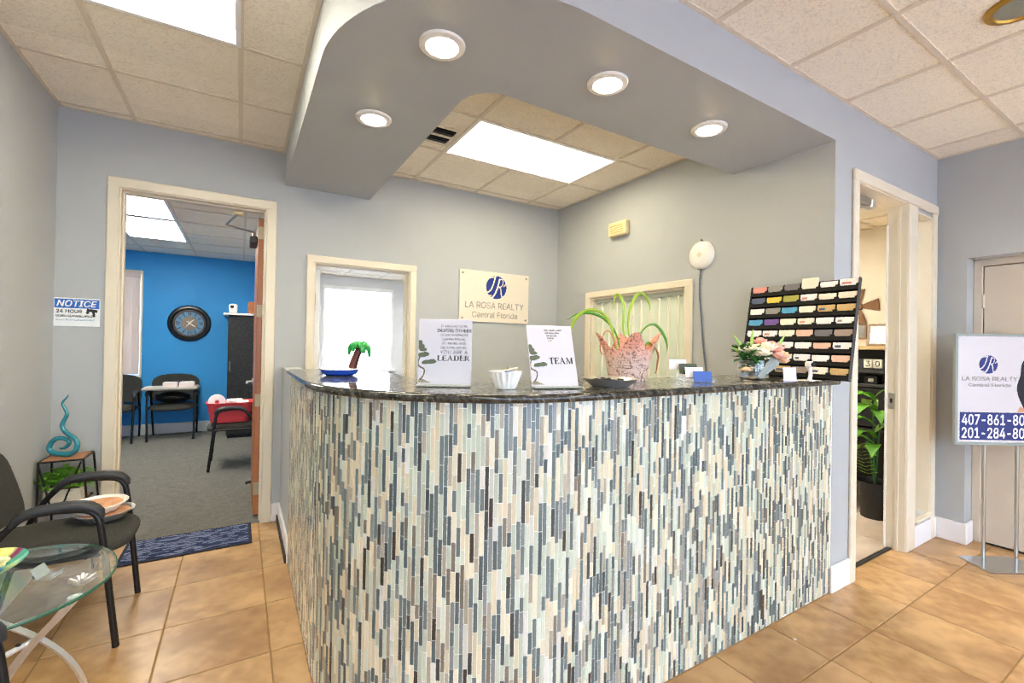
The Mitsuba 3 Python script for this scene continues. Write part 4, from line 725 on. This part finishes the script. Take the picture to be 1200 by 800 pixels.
# business card rack: eight rows of six pockets, leaning back against the wall
t = thing('card_rack', 'black business card rack of eight rows leaning at the right end of the counter', 'card rack'); fr = Frame((2.765, 1.716, ZCT + .002), (0, -1, 0), (.115, .0, .565)); RW, RH = .598, .575
add(f'{t}__board', fr(cbox(0, RW, 0, RH, -.012, -.006, .001)), 'rack_black'); add(f'{t}__edge', fr(cbox(RW, RW + .004, 0, RH, -.014, .014, .001)), 'dark_grey'); add(f'{t}__edge', fr(cbox(-.004, 0, 0, RH, -.014, .014, .001)), 'dark_grey')
add(f'{t}__prop', tube([fr.pt(RW / 2, .02, -.012), fr.pt(RW / 2, .35, -.012)], .006, 6), 'dark_grey')
CC_ = {'w': 'paper', 'c': 'paper_warm', 'g': mat('card_grey', '#8e8d88', .6), 'n': mat('card_navy', '#4a5470', .6), 'y': mat('card_yellow', '#d6bf4a', .6), 'o': mat('card_olive', '#a3a04a', .6), 'b': mat('card_sky', '#4f9cc4', .6), 'k': mat('card_kraft', '#c8a873', .6), 't': mat('card_taupe', '#9b8a80', .6), 'p': mat('card_peach', '#e0b9a4', .6), 's': mat('card_steel', '#6f6d72', .6), 'r': mat('card_rose', '#d78f85', .6), 'v': mat('card_violet', '#6b4f92', .6)}
NM = {'w': 'white', 'c': 'cream', 'g': 'grey', 'n': 'navy', 'y': 'yellow', 'o': 'olive', 'b': 'sky blue', 'k': 'kraft brown', 't': 'taupe', 'p': 'peach', 's': 'dark grey', 'r': 'rose', 'v': 'violet'}
ROW = ['rgscww', 'nyowcc', 'wgbckk', 'bvccww', 'wwcpst', 'wwwwpw', 'cwwwwp', 'ccktck']; ORD = ['first', 'second', 'third', 'fourth', 'fifth', 'sixth', 'seventh', 'eighth']
ch = RH / 8; cw = RW / 6
for i in range(8):
    y1 = RH - ch * i; y0 = y1 - ch; yl = y0 + .004
    lip = unary_union([sg.box(0, yl, RW, yl + .024)] + [sg.box(cw * j - .012, yl, cw * j + .012, yl + .034) for j in range(7)]).intersection(sg.box(0, 0, RW, RH)).buffer(-.002).buffer(.002)
    add(f'{t}__pocket_row', fr(J(prism(lip, .010, .0125), box(0, RW, yl, yl + .003, -.006, .012))), 'rack_black')
    for j in range(6):
        c0 = cw * j + .0055; x1 = c0 + cw - .011; k_ = ROW[i][j]; hh = .062 + rng.uniform(-.003, .004) + (.03 if (i, j) == (0, 3) else 0)
        b_ = thing('card_stack', f'{NM[k_]} business cards, {ORD[j]} pocket in the {ORD[i]} row of the black rack', 'cards', 'business cards in the black rack')
        add(f'{b_}__cards', fr(cbox(c0, x1, yl + .004, yl + hh, -.003, .006 + rng.uniform(-.002, .002), .0008)), CC_[k_])
        if (i * 7 + j * 3) % 5 < 2 and k_ in 'wcpk': add(f'{b_}__print', fr(cbox(c0 + .012, c0 + rng.uniform(.03, .06), yl + .034, yl + .046, .0055, .0085, .0003)), CC_[rng.choice('gsrtn')])

# ================================================================ FLOOR SIGN
t = thing('floor_sign', 'white company sign with phone numbers on a two-pole floor stand at the right', 'sign'); c0 = np.array([4.155, 1.052, 0]); fs = Frame(c0, R2, (0, 0, 1)); H0, H1 = .785, 1.512; SW = .56
add(f'{t}__panel', fs(cbox(0, SW, H0, H1, -.012, 0, .003)), 'sign_white'); add(f'{t}__frame', fs(J(cbox(-.014, .006, H0 - .01, H1 + .01, -.016, .006, .003), cbox(SW - .006, SW + .014, H0 - .01, H1 + .01, -.016, .006, .003), cbox(-.014, SW + .014, H1 - .004, H1 + .014, -.016, .006, .003), cbox(-.014, SW + .014, H0 - .014, H0 + .006, -.016, .006, .003))), 'tulle')
add(f'{t}__number_band', fs(cbox(.022, SW - .006, H0 + .022, H0 + .208, .0, .001, .0004)), 'navy_panel')
add(f'{t}__lettering', fs(at(text('407-861-80', .068, .425, bold=True, align='l'), (.035, H0 + .125, .001))), 'white_paint'); add(f'{t}__lettering', fs(at(text('201-284-80', .068, .425, bold=True, align='l'), (.035, H0 + .036, .001))), 'white_paint')
logo(t, fs, .212, H1 - .195, .062, .0006, 'navy_panel', 'sign_white'); add(f'{t}__lettering', fs(at(text('LA ROSA REALTY', .028, .375), (.222, H1 - .305, .0006))), 'ink_grey'); add(f'{t}__lettering', fs(at(text('Central Florida', .022, .285), (.222, H1 - .345, .0006))), 'ink_grey')
pic = sg.Polygon(spline([(.47, .215), (.425, .30), (.41, .40), (.43, .46), (.44, .54), (.50, .60), (.552, .60), (.552, .215)], 40)).intersection(sg.box(.0, .21, SW - .008, .7)); add(f'{t}__portrait', fs(at(prism(pic, 0, .0008), (0, H0, .0))), 'hair', label='printed dark-haired person at the edge of the sign')
add(f'{t}__portrait_skin', fs(at(prism(unary_union([sg.Point(.51, .49).buffer(.03), sg.Polygon([(.41, .212), (.43, .25), (.47, .235), (.47, .212)])]), 0, .0012), (0, H0, .0))), 'skin')
for x_ in (.215, .44): add(f'{t}__pole', fs(tube([(x_, .010, -.024), (x_, H1 - .1, -.024)], .011, 12)), 'steel', smooth=40)
pl = sg.Polygon([(4.085, .868), (4.222, 1.062), (4.74 - .06, .755), (4.53, .56)]); pl = sg.Polygon([(4.085, .868), (4.215, 1.055), (4.515, .875), (4.515, .60)]); add(f'{t}__base_plate', prism(pl, .001, .010), mat('steel_mirror', '#c7ccd0', .12, 1.0))

# ================================================================ IN THE BLUE OFFICE
t = thing('wall_clock', 'large round black-rimmed wall clock on the blue wall', 'clock'); fr = Frame((-.662, YO - .001, 1.632), (1, 0, 0), (0, 0, 1))
add(f'{t}__rim', fr(lathe([(.205, .0), (.205, .03), (.225, .045), (.252, .04), (.27, .018), (.272, 0)], 48)), 'black_frame', smooth=35); add(f'{t}__ring', fr(lathe([(.178, .0), (.178, .02), (.190, .024), (.206, .02), (.206, 0)], 48)), mat('clock_brown', '#4d443f', .5), smooth=30); add(f'{t}__dial', fr(lathe([(0, .004), (.18, .004), (.18, 0), (0, 0)], 48)), mat('clock_face', '#5f89a8', .6))
add(f'{t}__centre', fr(lathe([(0, .014), (.098, .014), (.102, .010), (.102, 0), (0, 0)], 40)), mat('clock_centre', '#8b7a6a', .5))
for i in range(12): add(f'{t}__numeral', fr(J([at(cbox(-.005, .005, .118, .168, .004, .010, .001), (0, 0, 0), rz=-i * math.pi / 6 + o) for o in ((0,) if i % 3 else (-.09, .09))])), 'clock_brown')
for a_, L_ in ((.75, .075), (2.2, .09), (-.85, .05), (-2.4, .06)): add(f'{t}__hand', fr(at(cbox(-.006, .006, .0, L_, .015, .018, .001), (0, 0, 0), rz=-a_)), 'planter')
add(name('board'), cbox(-1.12, -.50, 7.62, 7.98, .695, .735, .015), 'grey_cloth', label='pale grey folded board laid across the arms of the office chair', cat='board')
for i, (x0, x1) in enumerate(((-.895, -.735), (-.715, -.545))):
    t = thing('tissue_box', ('left', 'right')[i] + ' of two pale pink boxes on the board across the office chair', 'box', 'boxes on the chair board'); add(f'{t}__carton', cbox(x0, x1, 7.66, 7.80, .7352, .80, .004), 'pink_white'); add(f'{t}__top', cbox(x0 + .02, x1 - .02, 7.68, 7.78, .7995, .803, .002), 'paper')
m = ball((0, 0, 0), 1, 3); m.vertices *= (1 + .25 * (meshkit.fbm(m.vertices * 2.2 + 5, 3)[:, None] - .5)); m.apply_scale((.20, .16, .075)); add(name('jacket'), at(m, (-.80, 7.90, .578)), 'black_plastic', smooth=True, label='black folded jacket on the office chair seat', cat='jacket')
t = thing('tall_cabinet', 'tall black cabinet with a white top at the right side of the blue office', 'cabinet'); add(f'{t}__body', cbox(-.155, .26, 7.50, 8.27, .04, 1.745, .004), 'cabinet_black'); add(f'{t}__plinth', box(-.14, .25, 7.53, 8.25, .002, .04), 'black_plastic'); add(f'{t}__door', cbox(-.15, .255, 7.478, 7.50, .06, 1.74, .003), 'cabinet_black'); add(f'{t}__white_top', cbox(-.215, .262, 7.44, 8.28, 1.745, 1.775, .004), 'white_plastic'); add(f'{t}__handle', tube([(-.125, 7.47, .95), (-.125, 7.47, 1.1)], .006, 8), 'steel')
t = thing('security_camera', 'small white camera on the tall black cabinet', 'camera'); add(f'{t}__body', cbox(-.150, -.045, 7.49, 7.57, 1.777, 1.905, .014), 'white_plastic'); add(f'{t}__lens', ball((-.112, 7.487, 1.865), .022, 2), 'ink_black')
add(name('cardboard_box'), cbox(.085, .255, 7.55, 7.80, 1.776, 1.95, .004), 'cardboard', label='small brown cardboard box on the tall black cabinet', cat='box')
t = thing('laundry_basket', 'red plastic basket full of white items on the office chair', 'basket'); n = 40; V = []; F = []; sup = lambda a_, w_, d_: (w_ * np.sign(math.cos(a_)) * abs(math.cos(a_)) ** .4, d_ * np.sign(math.sin(a_)) * abs(math.sin(a_)) ** .4)
for s_, z in ((.84, 0), (1, .195), (1.05, .20), (1.06, .215), (1.0, .215), (.97, .2), (.80, .008)):
    for j in range(n): x_, y_ = sup(2 * math.pi * j / n, .215 * s_, .165 * s_); V.append((x_, y_, z))
for i in range(6):
    for j in range(n): A, B = i * n + j, i * n + (j + 1) % n; F += [[A, B, B + n], [A, B + n, A + n]]
for j in range(n): F += [[(j + 1) % n, j, 7 * n], [6 * n + j, 6 * n + (j + 1) % n, 7 * n + 1]]
V += [(0, 0, 0), (0, 0, .008)]; gb = np.array([-.085, 5.93, .495]); add(f'{t}__tub', at(trimesh.Trimesh(np.array(V), F, process=False), gb), 'basket_red', smooth=40)
add(f'{t}__lettering', at(text('LA ROSA', .022, .10), gb + [.06, -.172, .155], rx=math.pi / 2 + .12), 'paper')
t = thing('paper_roll', 'white round roll standing in the red basket, at its left end', 'roll'); add(f'{t}__sheet', at(lathe([(.02, -.05), (.078, -.05), (.082, -.045), (.082, .045), (.078, .05), (.02, .05), (.02, -.05)], 32), gb + [-.125, -.03, .215], rx=math.pi / 2 - .2), 'paper', smooth=30); add(f'{t}__core', at(lathe([(.021, -.051), (.024, -.051), (.024, .051), (.021, .051)], 20), gb + [-.125, -.03, .215], rx=math.pi / 2 - .2), 'card_peach')
for i, (dx, dy, dz, rz_, s_) in enumerate(((.005, -.04, .19, .1, (.032, .03, .05)), (.115, -.05, .19, -.15, (.06, .04, .03)), (.04, .075, .19, .1, (.08, .035, .04)))): add(name('packet'), at(cbox(-s_[0], s_[0], -s_[1], s_[1], -s_[2], s_[2], .01), gb + [dx, dy, dz], rz=rz_, rx=.2), ('paper', 'paper_warm', 'pink_white')[i], label=('upright white packet in the middle of the red basket', 'cream flat packet at the right of the red basket', 'pinkish packet at the back of the red basket')[i], cat='packet', group='packets in the red basket')

# ================================================================ IN THE RIGHT OFFICE
t = thing('shelf_unit', 'dark shelf unit with a light wood top in the right office', 'shelf unit'); hx0, hx1, hy0, hy1 = 4.95, 5.28, 1.45, 2.45
for z0, z1, m_ in ((1.405, 1.44, 'oak_top'), (1.19, 1.212, 'hutch'), (1.06, 1.09, 'hutch'), (.66, .685, 'hutch'), (.10, .125, 'hutch')): add(f'{t}__shelf', cbox(hx0 - (.012 if z0 > 1.3 else 0), hx1, hy0 - (.01 if z0 > 1.3 else 0), hy1 + (.01 if z0 > 1.3 else 0), z0, z1, .003), m_)
add(f'{t}__side', cbox(hx0, hx1, hy0, hy0 + .025, .0, 1.404, .003), 'hutch'); add(f'{t}__side', cbox(hx0, hx1, hy1 - .025, hy1, .0, 1.404, .003), 'hutch'); add(f'{t}__back', box(hx1 - .012, hx1, hy0, hy1, .1, 1.404), 'hutch'); add(f'{t}__drawer', cbox(hx0 - .015, hx0 + .02, hy0 + .03, hy1 - .03, .70, 1.05, .003), 'black_plastic')
t = thing('block_calendar', 'flip calendar showing 30 on the dark shelf in the right office', 'calendar'); add(f'{t}__base', cbox(5.0, 5.05, 1.72, 1.95, 1.2125, 1.235, .003), 'hutch'); add(f'{t}__end_block', J(cbox(5.0, 5.05, 1.72, 1.76, 1.235, 1.32, .003), cbox(5.0, 5.05, 1.91, 1.95, 1.235, 1.32, .003)), 'dark_grey')
for y_, s_ in ((1.872, '3'), (1.798, '0')): q = add(f'{t}__block', cbox(4.995, 5.05, y_ - .034, y_ + .034, 1.2355, 1.318, .003), 'planter'); add(f'{q}__digit', Frame((4.9945, y_, 1.252), (0, -1, 0), (0, 0, 1))(at(text(s_, .05, .034), (0, 0, 0))), 'ink')
t = thing('desk_box', 'small black box with a pale label on the shelf below the calendar', 'box'); add(f'{t}__case', cbox(5.0, 5.1, 1.80, 1.90, 1.0905, 1.165, .003), 'black_plastic'); add(f'{t}__label', cbox(4.998, 5.001, 1.83, 1.87, 1.11, 1.14, .0005), 'planter')
for lb, (y0, z0, w_, h_) in (('white picture in a wood frame leaning on the shelf top in the right office', (1.80, 1.4405, .25, .21)), ('small wood framed picture standing left on the shelf top', (2.06, 1.4405, .11, .10))):
    t = thing('picture_frame', lb, 'picture frame', 'frames on the shelf top'); fr = Frame((5.10, y0, z0 + .003), (0, -1, 0), (.18, 0, 1)); add(f'{t}__frame', fr(J(cbox(-w_ / 2, w_ / 2, 0, .018, -.012, .006, .002), cbox(-w_ / 2, w_ / 2, h_ - .018, h_, -.012, .006, .002), cbox(-w_ / 2, -w_ / 2 + .018, 0, h_, -.012, .006, .002), cbox(w_ / 2 - .018, w_ / 2, 0, h_, -.012, .006, .002))), 'frame_wood'); add(f'{t}__print', fr(cbox(-w_ / 2 + .016, w_ / 2 - .016, .016, h_ - .016, -.008, -.002, .001)), 'paper')
t = thing('picture_frame', 'grey framed picture on the cream wall below the wooden windmill', 'picture frame'); fr = Frame((RX1 - .001, 2.055, 1.585), (0, -1, 0), (0, 0, 1)); add(f'{t}__frame', fr(cbox(-.06, .06, -.07, .07, 0, .018, .003)), 'frame_wood'); add(f'{t}__print', fr(cbox(-.045, .045, -.055, .055, .017, .020, .001)), 'card_grey')
t = thing('windmill_decor', 'brown wooden windmill blades hung on the cream office wall', 'wall decor'); fr = Frame((RX1 - .004, 2.065, 1.835), (0, -1, 0), (0, 0, 1))
for i in range(4): add(f'{t}__blade', fr(at(at(prism(sg.Polygon([(.035, -.018), (.17, -.062), (.17, .062), (.035, .018)]), 0, .012), rx=.12), (0, 0, .002 + .002 * (i % 2)), rz=.06 + i * math.pi / 2)), 'windmill_wood')
add(f'{t}__hub', fr(lathe([(0, .02), (.03, .018), (.036, 0), (0, 0)], 24)), 'windmill_wood')
t = thing('floor_plant', 'leafy green plant in a tall black pot inside the right doorway', 'potted plant'); g = np.array([4.60, 1.665, 0]); add(f'{t}__pot', at(lathe([(0, .0), (.095, 0), (.13, .28), (.135, .30), (.125, .30), (.115, .27), (0, .27)], 36), g), 'black_plastic', smooth=35)
add(f'{t}__stem', J(*[tube(spline([g + [0, 0, .27], g + [dx * .5, dy * .5, .27 + h_ * .5], g + [dx, dy, .27 + h_]], 10), .007, 6) for dx, dy, h_ in ((.02, .03, .75), (-.05, .04, .42), (.05, -.02, .6), (-.03, .0, .25))]), 'leaf_dark')
for (z, a_, L_, w_) in ((1.02, 2.5, .22, .045), (1.00, 1.6, .20, .045), (.92, 2.9, .24, .05), (.88, -2.6, .18, .04), (.80, 2.2, .2, .05), (.70, 2.75, .26, .05), (.64, 2.1, .22, .055), (.60, -2.9, .2, .04), (.95, .8, .18, .04), (.75, -.6, .2, .04), (.55, 1.2, .2, .04), (1.05, -1.5, .15, .03)):
    d_ = np.array([math.cos(a_), math.sin(a_), 0]); b_ = g + [0, 0, z - .04]; q = spline([b_, b_ + d_ * L_ * .5 + [0, 0, .06], b_ + d_ * L_ + [0, 0, -.03]], 12); add(f'{t}__leaf', leaf(q, 1.3 * w_ * np.sin(np.linspace(.25, 3.05, 12)), .001), ('leaf_green', 'leaf_pale')[int(z * 100) % 2], smooth=40)
for j in range(9):
    for sd in (-1, 1): b_ = g + np.array([-.06 - .008 * j, .03 + .006 * j, .36 + .03 * j]); d_ = np.array([-.3 * sd, .9 * sd, .35]); add(f'{t}__frond', leaf([b_, b_ + d_ * .035, b_ + d_ * .07], [.004, .010, .001], .0008), 'leaf_lime')
t = thing('tote_bag', 'pale bag with a purple patch on the floor inside the right doorway', 'bag'); add(f'{t}__body', cbox(4.72, 4.86, 1.93, 2.10, .30, .66, .03), 'planter'); add(f'{t}__patch', cbox(4.715, 4.722, 1.95, 2.05, .46, .56, .002), 'purple'); add(f'{t}__stool', cbox(4.70, 4.88, 1.90, 2.13, .001, .30, .01), 'oak_top')
